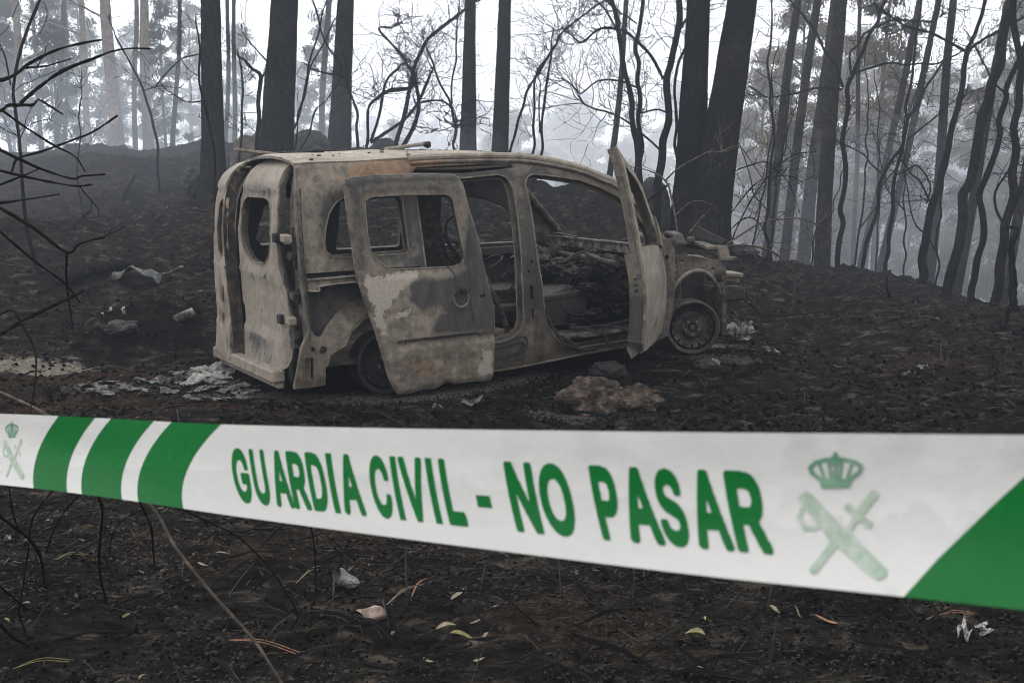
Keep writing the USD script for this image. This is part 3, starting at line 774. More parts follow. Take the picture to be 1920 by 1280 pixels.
# --- thin bare saplings that fill the right crest
_says = ["beside the paler broad trunk", "between the slim leaning trunks", "right of the broadest grey trunk", "left of the bright smoky gap", "in the bright smoky gap", "right of the wide forking tree", "left of the slim leaning trunks"]
for k, (px, py, d) in enumerate([(1520, 503, 22.0), (1448, 492, 21.0), (1600, 512, 22.0), (1640, 516, 22.5), (1695, 526, 22.0), (1755, 545, 20.0), (1405, 480, 20.0)]):
    q = np.random.default_rng(900 + k)
    pts, cx = [(px, py)], float(px)
    for i in range(5):
        cx += q.normal(7, 7)
        pts.append((cx, py - (i + 1) * (60 + 22 * q.random())))
    j = int(q.integers(1, 3))
    side = 1 if q.random() < .5 else -1
    crooked_tree("bare_sapling", "thin charred sapling with crooked twigs " + _says[k], [(pts, d, [5, 5, 4, 3, 2], 0.8), ([pts[j], (pts[j][0] + side * 35, pts[j][1] - 45), (pts[j][0] + side * 50, pts[j][1] - 110)], d, [4, 3, 2], 0.4)], 300 + k, tw=(2.6, 0.9, 0.006), levels=3, group="bare saplings on the right crest", t0=0.2)

# --- crooked saplings on the left
crooked_tree("dead_sapling", "thin wavy sapling before the straight pale trunk on the left", [([(297, 345), (297, 275), (287, 237), (272, 190), (267, 160), (240, 112), (225, 82)], 19.0, [8, 7, 6, 4, 2], 0.5), ([(270, 170), (300, 160), (333, 166)], 19, [3, 2, 1.5], 0.4), ([(290, 165), (310, 140), (340, 110), (395, 95)], 19.0, [4, 3, 2], 0.4)], 101, tw=(4, 0.7, 0.006), levels=2, group="dead saplings")
crooked_tree("dead_sapling", "bent dark sapling at the far left standing on the slope", [([(76, 538), (77, 525), (67, 487), (50, 425), (47, 350), (46, 310), (38, 260), (24, 200), (18, 165), (30, 110), (50, 55), (82, -5)], 11.6, [10, 9, 8, 8, 7, 5], 0.6), ([(20, 160), (10, 110), (0, 80)], 11.6, [4, 3, 2], 0.3)], 102, tw=(5, 0.7, 0.006), levels=2, group="dead saplings")
crooked_tree("dead_sapling", "curved bare sapling right behind the van's rear doors", [([(396, 486), (398, 440), (404, 350), (410, 290), (395, 240), (378, 190), (366, 150), (380, 95)], 12.5, [8, 7, 6, 5, 3], 0.4), ([(378, 190), (350, 192), (330, 180)], 12.5, [3, 2, 1.5], 0.2)], 103, tw=(4, 0.6, 0.005), levels=2, group="dead saplings")
crooked_tree("dead_sapling", "snaking sapling right of the straight charred trunk", [([(446, 300), (456, 240), (450, 200), (457, 170), (453, 130)], 18.0, [6, 6, 5, 3], 0.4)], 104, tw=(6, 0.7, 0.006), levels=2, group="dead saplings")
crooked_tree("dead_sapling", "thin upright sapling with fine twigs between the pale trunks", [([(147, 300), (150, 250), (148, 220), (152, 180)], 17.0, [4, 3, 2], 0.4)], 105, tw=(6, 0.6, 0.005), levels=2, group="dead saplings")


# --- hazy trees with foliage
def crown_mesh(rng, clumps, leaves, size, droop=0.7):
    vs = []
    for c, rad in clumps:
        u = rng.normal(0, 1, (leaves, 3))
        u /= np.linalg.norm(u, axis=1, keepdims=True)
        p = np.asarray(c) + u * (rng.random((leaves, 1)) ** 0.45) * np.asarray(rad)
        p += rng.normal(0, 0.12, p.shape) * np.asarray(rad)
        d = rng.normal(0, 1, (leaves, 3))
        d[:, 2] -= droop * 1.6
        d /= np.linalg.norm(d, axis=1, keepdims=True)
        s = np.cross(d, rng.normal(0, 1, (leaves, 3)))
        s /= np.linalg.norm(s, axis=1, keepdims=True)
        L = size * (0.5 + rng.random((leaves, 1)))
        vs.append(np.stack([p, p + d * L * 0.5 + s * L * 0.17, p + d * L, p + d * L * 0.5 - s * L * 0.17], 1))
    v = np.concatenate(vs).reshape(-1, 3)
    i = np.arange(len(v) // 4)[:, None] * 4
    return v, np.vstack([np.hstack([i, i + 1, i + 2]), np.hstack([i, i + 2, i + 3])])


def foliage_tree(name, label, category, group, seed, height, crown_from, width, mat, barkmat, leaves=150, size=0.28, nclump=26, droop=0.7, trunk_r=0.13):
    rng = np.random.default_rng(seed)
    root = thing(name, label, category, group)
    lean = rng.normal(0, 0.03, 2)
    pts = [np.array([lean[0] * t * height + 0.12 * math.sin(t * 5 + seed), lean[1] * t * height, t * height]) for t in np.linspace(-0.03, 0.97, 9)]
    trunk = smooth_line(pts, 3)
    parts = [tube(trunk, np.linspace(trunk_r, trunk_r * 0.25, len(trunk)), 7)]
    clumps = []
    for k in range(nclump):
        t = crown_from + (1 - crown_from) * (k + rng.random()) / nclump
        spread = width * (1.0 - 0.75 * ((t - crown_from) / (1 - crown_from)) ** 1.6) * (0.35 + 0.65 * rng.random())
        a = rng.random() * 6.283
        base = np.array([np.interp(t * height, trunk[:, 2], trunk[:, 0]), np.interp(t * height, trunk[:, 2], trunk[:, 1]), t * height])
        c = base + np.array([math.cos(a) * spread, math.sin(a) * spread, 0.12 * spread + rng.normal(0, 0.15)])
        rad = width * (0.16 + 0.20 * rng.random()) * np.array([1, 1, 0.62])
        clumps.append((c, rad))
        mid = (base + c) / 2 + np.array([0, 0, -0.1 * spread])
        parts.append(tube(smooth_line([base - np.array([0, 0, 0.25 * spread]), mid, c], 3), np.linspace(trunk_r * 0.32, trunk_r * 0.08, 7), 4, False))
    obj("trunk", join(parts), barkmat, root, smooth=True)
    obj("crown", crown_mesh(rng, clumps, leaves, size, droop), mat, root)
    return root


def place(px, row_depth, sink=0.3):
    P = at(px, 300, row_depth)
    return np.array([P[0], P[1], ground_z(P[0], P[1]) - sink])


MARKS = [(0, "the picture's left edge"), (45, "the far left pale trunk"), (165, "the thin pale trunk"), (210, "the broad pale trunk"), (275, "the straight pale trunk"), (396, "the straight charred trunk"), (525, "the thick charred trunk"), (640, "the dark grey trunk"), (760, "the twisted bare tree"), (879, "the left paired trunk"), (940, "the right paired trunk"), (1010, "the two thin joining stems"),
         (1150, "the slim leaning pole"), (1200, "the upright bare tree"), (1270, "the strongly forked bare tree"), (1350, "the twin charred trunks"), (1450, "the slim leaning trunks"), (1550, "the broadest grey trunk"), (1600, "the crooked dark tree"), (1680, "the smoky gap's saplings"), (1760, "the wide forking tree"), (1830, "the darkest leaning tree"), (1890, "the rightmost forked tree")]


def where_in_view(px):
    left = [m for m in MARKS if m[0] <= px]
    right = [m for m in MARKS if m[0] > px]
    if not left:
        return "outside the left edge"
    if not right:
        return "at the right edge past " + left[-1][1]
    a, b = left[-1], right[0]
    t = (px - a[0]) / (b[0] - a[0])
    return "just right of " + a[1] if t < .33 else "just left of " + b[1] if t > .67 else "well right of " + a[1]


def grove(kinds, spots, rng, base, lab0, grp, cat):
    """The first of each kind is built by its maker, the others are copies."""
    roots = []
    ds = sorted(d for _, d, _ in spots)
    near, far_ = ds[len(ds) // 3], ds[2 * len(ds) // 3]
    for k, (px, d, sc) in enumerate(spots):
        i = k % len(kinds)
        loc = place(px, d)
        lab = ("nearer " if d < near else "farther " if d > far_ else "") + lab0 + " " + where_in_view(px)
        if k < len(kinds):
            root = kinds[i](lab, cat, grp)
            x = UsdGeom.Xformable(root)
            x.AddTranslateOp().Set(tuple(map(float, loc)))
            x.AddRotateXYZOp().Set((0.0, 0.0, float(rng.random() * 360)))
            x.AddScaleOp().Set((sc, sc, sc))
            roots.append(root)
        else:
            # a copy carries its own place: the source's transform is replaced, not added to
            copy(roots[i], base, loc, rng.random() * 6.283, (sc * (0.9 + 0.2 * rng.random()), sc, sc * (0.88 + 0.24 * rng.random())), lab, grp, cat)


rng = np.random.default_rng(2024)
maker = lambda nm, sd, h, cf, w, mat, bk, lv, sz, nc, dr, tr: (lambda lab, cat, grp: foliage_tree(nm, lab, cat, grp, sd, h, cf, w, mat, bk, lv, sz, nc, dr, tr))
grove([maker("hazy_pine", 201, 9.0, 0.18, 1.7, LEAF_GREY, BARK_GREY, 330, 0.15, 34, 0.4, 0.10), maker("hazy_pine", 202, 11.0, 0.25, 2.0, LEAF_GREY, BARK_GREY, 330, 0.16, 36, 0.6, 0.12), maker("hazy_pine", 203, 7.0, 0.10, 1.5, LEAF_GREY, BARK_GREY, 330, 0.14, 30, 0.3, 0.08)],
      [(px + rng.normal(0, 8), d + rng.normal(0, 2), s) for px, d, s in [(20, 44, 1.0), (75, 50, 1.0), (118, 42, 0.8), (150, 58, 1.1), (100, 66, 1.1), (200, 62, 1.0), (240, 55, 0.6), (250, 70, 0.9), (300, 60, 0.8), (325, 46, 0.75), (350, 66, 1.0), (425, 58, 0.85), (455, 64, 1.0), (-40, 46, 1.0), (-90, 55, 1.2),
                                                                        (575, 62, 0.9), (600, 50, 0.8), (690, 72, 0.62), (740, 66, 0.72), (790, 78, 0.75), (830, 70, 0.55), (905, 76, 0.45), (655, 80, 0.8), (500, 74, 1.0), (560, 85, 1.1), (715, 95, 0.75), (855, 90, 0.7), (20, 70, 1.2), (380, 84, 1.1)]],
      rng, "hazy_pine", "hazy leafy tree beyond the crest", "hazy grey trees beyond the crest", "tree")
grove([maker("valley_tree", 211, 12.0, 0.22, 3.2, LEAF_FAR, BARK_GREY, 360, 0.34, 38, 0.3, 0.18), maker("valley_tree", 212, 10.0, 0.15, 3.6, LEAF_FAR, BARK_GREY, 360, 0.34, 36, 0.3, 0.18), maker("valley_tree", 213, 14.0, 0.30, 3.0, LEAF_FAR, BARK_GREY, 360, 0.34, 38, 0.5, 0.18)],
      [(900 + 34 * k + rng.normal(0, 9), 98 + 55 * rng.random() - 10 * (k % 3), 0.85 + 0.35 * rng.random()) for k in range(17)] + [(930 + 42 * k + rng.normal(0, 10), 76 + 10 * rng.random(), 0.72 + 0.25 * rng.random()) for k in range(13)] + [(1380 + 36 * k, 120 + 30 * rng.random(), 1.0 + 0.3 * rng.random()) for k in range(18)] + [(700 + 40 * k, 150 + 20 * rng.random(), 0.8) for k in range(6)],
      rng, "valley_tree", "pale tree across the valley", "far trees across the valley", "tree")
grove([maker("scorched_tree", 221, 17.0, 0.38, 2.0, LEAF_OLIVE, BARK_GREY, 320, 0.19, 40, 1.0, 0.16), maker("scorched_tree", 222, 14.0, 0.30, 2.2, LEAF_OLIVE, BARK_GREY, 320, 0.18, 40, 1.0, 0.14), maker("scorched_tree", 223, 20.0, 0.45, 2.2, LEAF_OLIVE, BARK_GREY, 320, 0.19, 42, 1.1, 0.18), maker("scorched_tree", 224, 9.0, 0.12, 1.7, LEAF_OLIVE, BARK_GREY, 320, 0.15, 34, 0.8, 0.10)],
      [(1420, 46, 0.9), (1465, 52, 0.95), (1500, 42, 0.8), (1530, 60, 1.0), (1590, 50, 1.0), (1625, 44, 0.9), (1650, 58, 1.05), (1690, 66, 1.1), (1640, 38, 0.9), (1715, 48, 0.9), (1760, 56, 1.0), (1800, 44, 1.0), (1840, 52, 1.0), (1870, 42, 0.95), (1905, 48, 1.0), (1940, 40, 1.0), (1445, 66, 1.0), (1560, 70, 1.1), (1600, 72, 1.1),
       (1780, 70, 1.15), (1850, 66, 1.1), (1900, 62, 1.1), (1400, 55, 0.75), (1790, 34, 0.55), (1830, 36, 0.6), (1890, 33, 0.6), (1975, 46, 1.0), (2030, 40, 1.0), (1480, 38, 0.6), (1560, 40, 0.5)],
      rng, "scorched_tree", "smoky brownish scorched tree", "scorched trees on the right", "tree")

# ------------------------------------------------------------------ the burnt van (x forward, y left, z up, in its own frame)
def frame(yaw, pitch, roll):
    cy, sy, cp, sp, cr, sr = math.cos(yaw), math.sin(yaw), math.cos(pitch), math.sin(pitch), math.cos(roll), math.sin(roll)
    return np.array([[cy, -sy, 0], [sy, cy, 0], [0, 0, 1]]) @ np.array([[cp, 0, -sp], [0, 1, 0], [sp, 0, cp]]) @ np.array([[1, 0, 0], [0, cr, -sr], [0, sr, cr]])


VAN_ROT = frame(VAN_YAW, 0.020, -0.014)
m = VAN_ROT.T
VAN_MATRIX = Gf.Matrix4d(*m[0], 0, *m[1], 0, *m[2], 0, *VAN_AT, 1)
van = thing("burnt_van", "burnt out ash coloured van with its doors hanging open on the charred slope", "van", matrix=VAN_MATRIX)

ZS = [0.1, .15, .30, .5, .8, .98, 1.2, 1.45, 1.6, 1.70, 1.76, 1.80]
YS = [-.79, -.80, -.865, -.89, -.89, -.87, -.82, -.76, -.715, -.66, -.58, -.30]


def S(zz):
    return np.interp(zz, ZS, YS)


def bow(zz):
    return np.interp(zz, [1.25, 1.45, 1.58, 1.66, 1.71, 1.74], [0, .03, .075, .13, .19, .26])


def dent(a, b, amp, seed, freq=2.2):
    return amp * (fbm(np.stack([a * freq, b * freq, np.full_like(a, seed * 1.7)], -1), 3, seed) - 0.5) * 2


def blob(p, c, s):
    return np.exp(-(((p - np.array(c)) / np.array(s)) ** 2).sum(1))


def burn(p):
    x, y, z = p.T
    soot = np.full(len(p), 0.10)
    rust = np.full(len(p), 0.02)
    pale = np.full(len(p), 0.05)
    # rear quarter under the roof and over the window: orange rust; forward pillars brown
    rust += 0.75 * blob(p, (0.12, -0.7, 1.58), (0.30, 0.3, 0.14)) + 0.45 * blob(p, (0.45, -0.7, 1.68), (0.5, 0.3, 0.05)) + 0.35 * blob(p, (1.18, -0.85, 1.1), (0.08, 0.3, 0.6)) + 0.3 * blob(p, (1.2, -0.85, 0.5), (0.2, 0.3, 0.12))
    rust += 0.4 * blob(p, (-0.45, -0.8, 0.32), (0.12, 0.3, 0.12)) + .3 * blob(p, (1.22, -0.8, 1.45), (.1, .3, .15)) + .3 * blob(p, (1.9, -0.75, 1.5), (.4, .3, .07)) + .2 * blob(p, (-0.3, -0.8, 1.2), (.06, .3, .25))
    soot += 0.22 * blob(p, (-0.25, -0.8, 1.45), (0.18, 0.3, 0.15)) + 0.45 * blob(p, (1.2, -0.85, 0.75), (0.06, 0.3, 0.2)) + 0.10 * np.clip((0.62 - z) / 0.2, 0, 1) * (x < 0.45) * (y < -0.6)
    soot += 0.55 * np.clip((y + 0.52) / 0.2, 0, 1) * (x > -0.5) * (z < 1.66)       # inside of the shell
    soot += 0.30 * blob(p, (0.8, -0.74, 1.6), (0.5, 0.1, 0.06)) + 0.22 * blob(p, (1.2, -0.85, 1.25), (0.06, 0.3, 0.4)) + 0.2 * blob(p, (1.0, -0.86, 0.30), (0.9, 0.3, 0.07)) + 0.25 * blob(p, (-0.50, -0.85, 0.75), (0.05, 0.3, 0.5)) + 0.34 * blob(p, (2.35, -0.8, 0.8), (0.25, 0.3, 0.5)) + 0.22 * blob(p, (0.2, -0.78, 1.32), (0.25, 0.3, 0.3)) + 0.18 * blob(p, (-0.5, -0.8, 1.3), (.05, .3, .4))
    # rear doors: pale upper, greyer foot
    rear = np.clip((-0.56 - x) / 0.05, 0, 1)
    soot += rear * (0.28 * np.clip((0.56 - z) / 0.12, 0, 1) * (y > -0.5) + 0.10 * blob(p, (-0.6, -0.2, 1.62), (0.2, 0.5, 0.06)))
    pale += rear * 0.08
    soot -= rear * 0.06
    # flame marks round the openings of the near side
    near = np.nonzero((y < -0.6) & (x > -.55))[0]
    if len(near):
        q = shapely.points(x[near], z[near])
        d = np.minimum.reduce([shapely.distance(q, h.exterior) for h in (Q_WIN, SLIDE_OPEN, FRONT_OPEN)])
        soot[near] += 0.26 * np.exp(-(d / .075) ** 2) + 0.10 * np.exp(-((z[near] - 1.02) / .05) ** 2)
    return np.stack([soot, rust, pale], 1)


def part(name, mesh, mat=None, parent=None, smooth=32, label=None, kind=None, attr=burn):
    mat = mat or METAL
    return obj(name, mesh, mat, parent or van, smooth=smooth, label=label, kind=kind, attr=attr if mat in (METAL, METAL_PALE) else None)


# --- body sides
OUTER = [(-0.45, 1.70), (-0.48, 1.55), (-0.50, 1.36), (-0.514, 1.15), (-0.52, .97), (-0.515, .82), (-0.51, .73), (-0.50, .63), (-0.55, .52), (-.60, .255), (-.50, .25), (-.39, .255), (-.391, .375), (-.367, .396), (-.354, .46), (-.247, .511),
         (-.20, .60), (-.10, .68), (.05, .715), (.20, .68), (.31, .60), (.38, .48), (.42, .34), (.45, .20), (.9, .185), (1.32, .21), (1.6, .225), (2.05, .245), (2.30, .26), (2.42, .30), (2.47, .62), (2.475, .87), (2.48, .99), (2.43, 1.05), (2.30, 1.20),
         (2.041, 1.456), (1.885, 1.532), (1.72, 1.596), (1.479, 1.654), (1.237, 1.689), (.912, 1.698), (.342, 1.714), (-.09, 1.707)]
Q_WIN = rounded([(-.165, 1.475), (-.223, 1.443), (-.273, 1.38), (-.311, 1.285), (-.331, 1.19), (-.328, 1.137), (-.312, 1.104), (-.26, 1.088), (.24, 1.088), (.26, 1.11), (.26, 1.46), (.22, 1.485)], 0.02)
SLOT = Polygon([(-.503, 1.008), (.33, 1.0), (.33, .963), (-.495, .965)])
UNDER = Polygon([(-.490, .898), (-.41, .893), (-.398, .925), (.33, .918), (.33, .56), (.30, .62), (.20, .70), (.05, .735), (-.10, .70), (-.20, .62), (-.26, .545), (-.33, .56), (-.46, .60), (-.485, .65)]).buffer(0)
SLIDE_OPEN = rounded([(.362, 1.56), (.40, 1.60), (.75, 1.578), (1.03, 1.594), (1.085, 1.575), (1.115, 1.53), (1.13, 1.45), (1.132, 1.27), (1.123, 1.06), (1.11, .86), (1.112, .55), (1.08, .47), (1.02, .43), (.88, .41), (.50, .40), (.42, .45), (.40, .60), (.362, .75)], 0.02)
RAIL_SLOT = Polygon([(.365, 1.628), (.40, 1.662), (.9, 1.672), (1.155, 1.667), (1.165, 1.638), (1.03, 1.628), (.75, 1.612)])
FRONT_OPEN = rounded([(1.234, 1.525), (1.25, 1.36), (1.252, 1.19), (1.252, .98), (1.276, .77), (1.29, .57), (1.312, .486), (1.387, .39), (1.457, .33), (1.60, .295), (2.08, .31), (2.20, .40), (2.25, .60), (2.265, .95), (2.27, 1.12), (2.19, 1.225), (2.04, 1.385), (1.873, 1.473),
                      (1.707, 1.531), (1.454, 1.572), (1.321, 1.587), (1.268, 1.574)], 0.02)
HOLES = [Point(-.477, .512).buffer(.016), Point(-.406, .497).buffer(.028), Polygon([(-.548, .460), (-.474, .457), (-.472, .305), (-.552, .320)]), sbox(1.172, .70, 1.196, .80), sbox(1.180, .56, 1.196, .63), Point(1.20, .97).buffer(.012), Point(1.17, .90).buffer(.01), Point(2.37, .80).buffer(.014), Point(2.38, .55).buffer(.014),
         Point(2.40, .92).buffer(.02), sbox(-.506, 1.20, -.496, 1.235), sbox(-.513, 1.07, -.503, 1.10)]
side_poly = Polygon(OUTER).buffer(0)
for h in [Q_WIN, SLOT, UNDER, SLIDE_OPEN, RAIL_SLOT, FRONT_OPEN] + HOLES:
    side_poly = side_poly.difference(h)
ring = Q_WIN.buffer(0.045)


def side_fn(off=0.0, sgn=1.0, amp=0.006, seed=3):
    def fn(a, b):
        pts = shapely.points(a, b)
        d = shapely.distance(pts, Q_WIN.exterior)
        step = 0.012 * np.clip((0.045 - d) / 0.012, 0, 1)          # the recess round the rear side window
        lip = -0.012 * np.exp(-((b - 1.685 - 0.02 * np.clip(a, 0, 1)) / 0.016) ** 2) * (a < 1.2)
        yy = S(b) + off + step + lip + dent(a, b, amp, seed)
        return np.stack([a, sgn * yy, b], 1)
    return fn


body_side = part("body_side", sheet(side_poly, side_fn(), 0.045, 0.035), label="scorched right body side with rust below the roof edge")
inner = Polygon(OUTER).buffer(-0.012).difference(FRONT_OPEN.buffer(-0.028)).difference(SLIDE_OPEN.buffer(-0.026)).difference(Q_WIN.buffer(-0.016)).difference(UNDER).difference(RAIL_SLOT.buffer(0.002)).difference(SLOT.buffer(.01)).difference(sbox(-.7, 0, .45, .62))
part("inner_flange", sheet(inner, side_fn(0.047, 1, 0.002), 0.012, 0.05), parent=body_side)
# weathered gutter and seams along the cant rail
rail_line = [(x_, float(S(z_)) - 0.012, z_) for x_, z_ in [(.36, 1.69), (.6, 1.697), (.912, 1.695), (1.237, 1.685), (1.479, 1.65), (1.72, 1.592), (1.885, 1.528), (2.041, 1.452), (2.30, 1.195)]]
part("gutter", tube(smooth_line(rail_line, 6), 0.014, 8), parent=body_side)
part("gutter", tube(smooth_line([(q[0], q[1] + 0.028, q[2] + 0.032) for q in rail_line], 6), 0.026, 10), METAL_PALE, parent=body_side)
for zz, off in ((1.600, 0.03), (1.645, 0.035)):
    part("door_rail", tube(smooth_line([(.37, float(S(zz)) + off, zz + .01), (.75, float(S(zz)) + off, zz), (1.15, float(S(zz)) + off, zz + .012)], 5), 0.010, 6), parent=body_side)
part("door_rail", tube([(-.49, -.872, .965), (-.1, -.876, .969), (.33, -.878, .972)], 0.009, 6), METAL_PALE, parent=body_side)
part("door_rail", block((0.82, 0.02, 0.05), (-.08, -.82, .985)), SOOT, parent=body_side)
part("skin_edge", tube(smooth_line([(-.49, -.893, .896), (-.41, -.895, .892), (-.398, -.892, .922), (-.1, -.893, .930), (.33, -.893, .920)], 5), 0.007, 6), METAL_PALE, parent=body_side)

L_FRONT = rounded([(1.22, .985), (2.08, .965), (2.12, 1.06), (2.02, 1.18), (1.86, 1.31), (1.65, 1.385), (1.40, 1.412), (1.20, 1.412)], 0.03)
L_MID = rounded([(.33, 1.01), (.90, 1.0), (.885, 1.415), (.35, 1.42)], 0.03)
L_Q = rounded([(-.33, 1.15), (-.29, 1.09), (.22, 1.08), (.25, 1.44), (-.17, 1.46), (-.27, 1.38)], 0.03)
left_poly = Polygon(OUTER).buffer(0).difference(L_FRONT).difference(L_MID).difference(L_Q)
left = part("body_side", sheet(left_poly, side_fn(0.0, -1.0, 0.005, 8), 0.05, 0.06, side=-1.0), label="scorched left body side seen through the empty windows")
part("belt_rail", block((1.9, 0.05, 0.07), (1.25, 0.80, 0.90)), METAL, parent=left)
part("pillar", sheet(rounded([(.88, .93), (1.0, 1.2), (1.0, 1.5), (1.20, 1.5), (1.2, 1.2), (1.30, .80), (.95, .80)], .02), lambda a, b: np.stack([a, 0.70 - 0.2 * np.clip(b - 1.0, 0, 1) + 0 * a, b], 1), 0.02, 0.08, side=-1.0), SOOT_BROWN, parent=left)
part("window_rim", tube(smooth_line([(1.21, .74, 1.40), (1.40, .745, 1.405), (1.65, .75, 1.375), (1.86, .76, 1.30), (2.02, .79, 1.17), (2.10, .82, 1.05)], 5), 0.016, 8), METAL_PALE, parent=left)

def rim_tube(poly, fn, r, off=0.0):
    """The bent lip of an opening, as a thin tube along its edge."""
    L = poly.exterior.length
    q = np.array([poly.exterior.interpolate(d).coords[0] for d in np.arange(0, L, .03)])
    P = fn(q[:, 0], q[:, 1])
    P[:, 1] += off
    rr = r * (1 + .5 * (noise(P * 25, 5) - .5))
    return tube(np.vstack([P, P[:1]]), np.append(rr, rr[0]), 6, False)


lip_burn = lambda p: np.stack([.05 + 0 * p[:, 0], .12 + 0 * p[:, 0], .30 + 0 * p[:, 0]], 1)  # the raised pale value paints crisp edge highlights onto the lips
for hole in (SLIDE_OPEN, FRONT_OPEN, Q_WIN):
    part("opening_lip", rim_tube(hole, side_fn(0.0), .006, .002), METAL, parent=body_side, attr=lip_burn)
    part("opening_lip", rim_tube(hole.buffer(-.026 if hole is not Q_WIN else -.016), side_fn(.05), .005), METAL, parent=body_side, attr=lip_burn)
part("corner_seam", tube(smooth_line([(x_ - .004, float(S(z_)) - .004, z_) for x_, z_ in [(-0.45, 1.69), (-0.48, 1.55), (-0.50, 1.36), (-0.514, 1.15), (-0.52, .97), (-0.515, .82), (-0.51, .73), (-0.50, .63), (-0.55, .52), (-.60, .26)]], 6), .011, 7), METAL, parent=body_side)
part("corner_seam", tube(smooth_line([(x_ + .03, float(S(z_)) - .002, z_) for x_, z_ in [(-0.48, 1.55), (-0.50, 1.36), (-0.514, 1.15), (-0.52, .97), (-0.515, .82), (-0.51, .70)]], 6), .004, 6), SOOT_BROWN, parent=body_side)
part("sill_seam", tube(smooth_line([(.46, -.868, .215), (.9, -.868, .205), (1.32, -.87, .225), (1.7, -.87, .25), (2.2, -.87, .275)], 5), .009, 6), METAL, parent=body_side)

# --- roof
XE = [-.47, -.09, .34, .91, 1.24, 1.48, 1.72]
ZE = [1.702, 1.712, 1.718, 1.706, 1.692, 1.664, 1.606]


def roof_fn(a, b):
    edge = np.interp(a, XE, ZE)
    q = np.clip(1 - (b / 0.655) ** 2, 0, 1)
    end = 1 - np.clip((-0.40 - a) / 0.10, 0, 1) * 0.25
    return np.stack([a, b, edge + 0.072 * q**0.7 * end + dent(a, b, 0.010, 21, 3.0)], 1)


roof = part("roof", sheet(rounded([(-.455, -.64), (1.62, -.64), (1.56, 0), (1.62, .64), (-.455, .64)], .02), roof_fn, 0.02, 0.06), METAL_PALE, label="buckled pale roof skin dusted with ash",
            attr=lambda p: np.stack([0.05 + 0.3 * blob(p, (.5, -.2, 1.75), (.25, .3, .2)), 0.05 + 0.42 * blob(p, (.45, -.62, 1.72), (.45, .16, .1)), np.full(len(p), 0.36)], 1))
part("roof_header", sheet(rounded([(1.52, -.64), (1.66, -.64), (1.62, 0), (1.66, .64), (1.52, .64), (1.48, 0)], .01), lambda a, b: roof_fn(a, b) - np.array([0, 0, 0.035]), 0.03, 0.07), METAL, parent=roof)
for xr in (0.2, 0.75, 1.15):
    part("roof_bow", block((0.06, 1.24, 0.03), (xr, 0, 1.70)), SOOT_BROWN, parent=roof)

# --- frame round the tail and the jambs
rear_out = [(float(S(z_)) + 0.015, z_) for z_ in (.27, .5, .8, 1.0, 1.2, 1.45, 1.6, 1.69)]
rear_poly = Polygon(rear_out + [(-.4, 1.74), (.4, 1.74)] + [(-a, b) for a, b in rear_out[::-1]])
rear_hole = rounded([(-.70, .40), (-.72, 1.0), (-.63, 1.45), (-.55, 1.60), (.55, 1.60), (.63, 1.45), (.72, 1.0), (.70, .40)], .06)
slots = unary_union([rounded([(-.80, .46), (-.74, .46), (-.755, .72), (-.81, .72)], .01), rounded([(-.79, 1.02), (-.735, 1.02), (-.70, 1.30), (-.75, 1.30)], .01), rounded([(-.70, 1.42), (-.655, 1.42), (-.635, 1.57), (-.66, 1.57)], .008), rounded([(-.815, .80), (-.76, .80), (-.755, .9), (-.80, .9)], .01)])
part("tail_frame", sheet(rear_poly.difference(rear_hole).difference(slots), lambda a, b: np.stack([-.515 + bow(b) * 0.85 + 0 * a, a, b], 1), 0.03, 0.06, side=-1.0), METAL)
part("tail_channel", sheet(unary_union([rounded([(-.85, .45), (-.76, .45), (-.66, 1.5), (-.74, 1.5)], .01)]), lambda a, b: np.stack([-.50 + bow(b) * 0.85 + 0 * a, a + .01, b], 1), 0.01, 0.1, side=-1.0), SOOT)
for zz in (0.60, 0.86, 1.12):
    part("latch_bracket", block((0.05, 0.06, 0.05), (-.545, -.79 + .03 * (zz - .6), zz), rot_xyz(.2, 0, .1)), SOOT_BROWN)

# --- rear doors
R_DOOR = rounded([(-.50, 1.735), (-.52, 1.69), (-.585, 1.60), (-.640, 1.43), (-.66, 1.32), (-.665, 1.045), (-.725, .89), (-.785, .66), (-.785, .51), (-.74, .384), (-.66, .342), (-.295, .308), (.117, .268), (.195, .456), (.269, .794), (.312, 1.005), (.362, 1.391), (.426, 1.548), (.45, 1.65), (.44, 1.735)], .02)
R_WIN = rounded([(.135, 1.482), (-.28, 1.485), (-.388, 1.468), (-.46, 1.417), (-.502, 1.22), (-.43, 1.095), (-.326, 1.043), (-.131, 1.029), (.04, 1.048), (.177, 1.125), (.207, 1.217), (.229, 1.395), (.19, 1.46)], .03)
L_DOOR = rounded([(.42, 1.735), (.56, 1.72), (.665, 1.64), (.655, 1.577), (.645, 1.423), (.655, 1.238), (.70, 1.01), (.73, .85), (.74, .58), (.69, .315), (.26, .29), (.305, .378), (.342, .619), (.391, .968), (.395, 1.393), (.44, 1.628)], .02)
L_WIN = rounded([(.49, 1.477), (.575, 1.42), (.60, 1.238), (.595, 1.06), (.53, 1.03), (.47, 1.09), (.455, 1.30), (.47, 1.45)], .03)


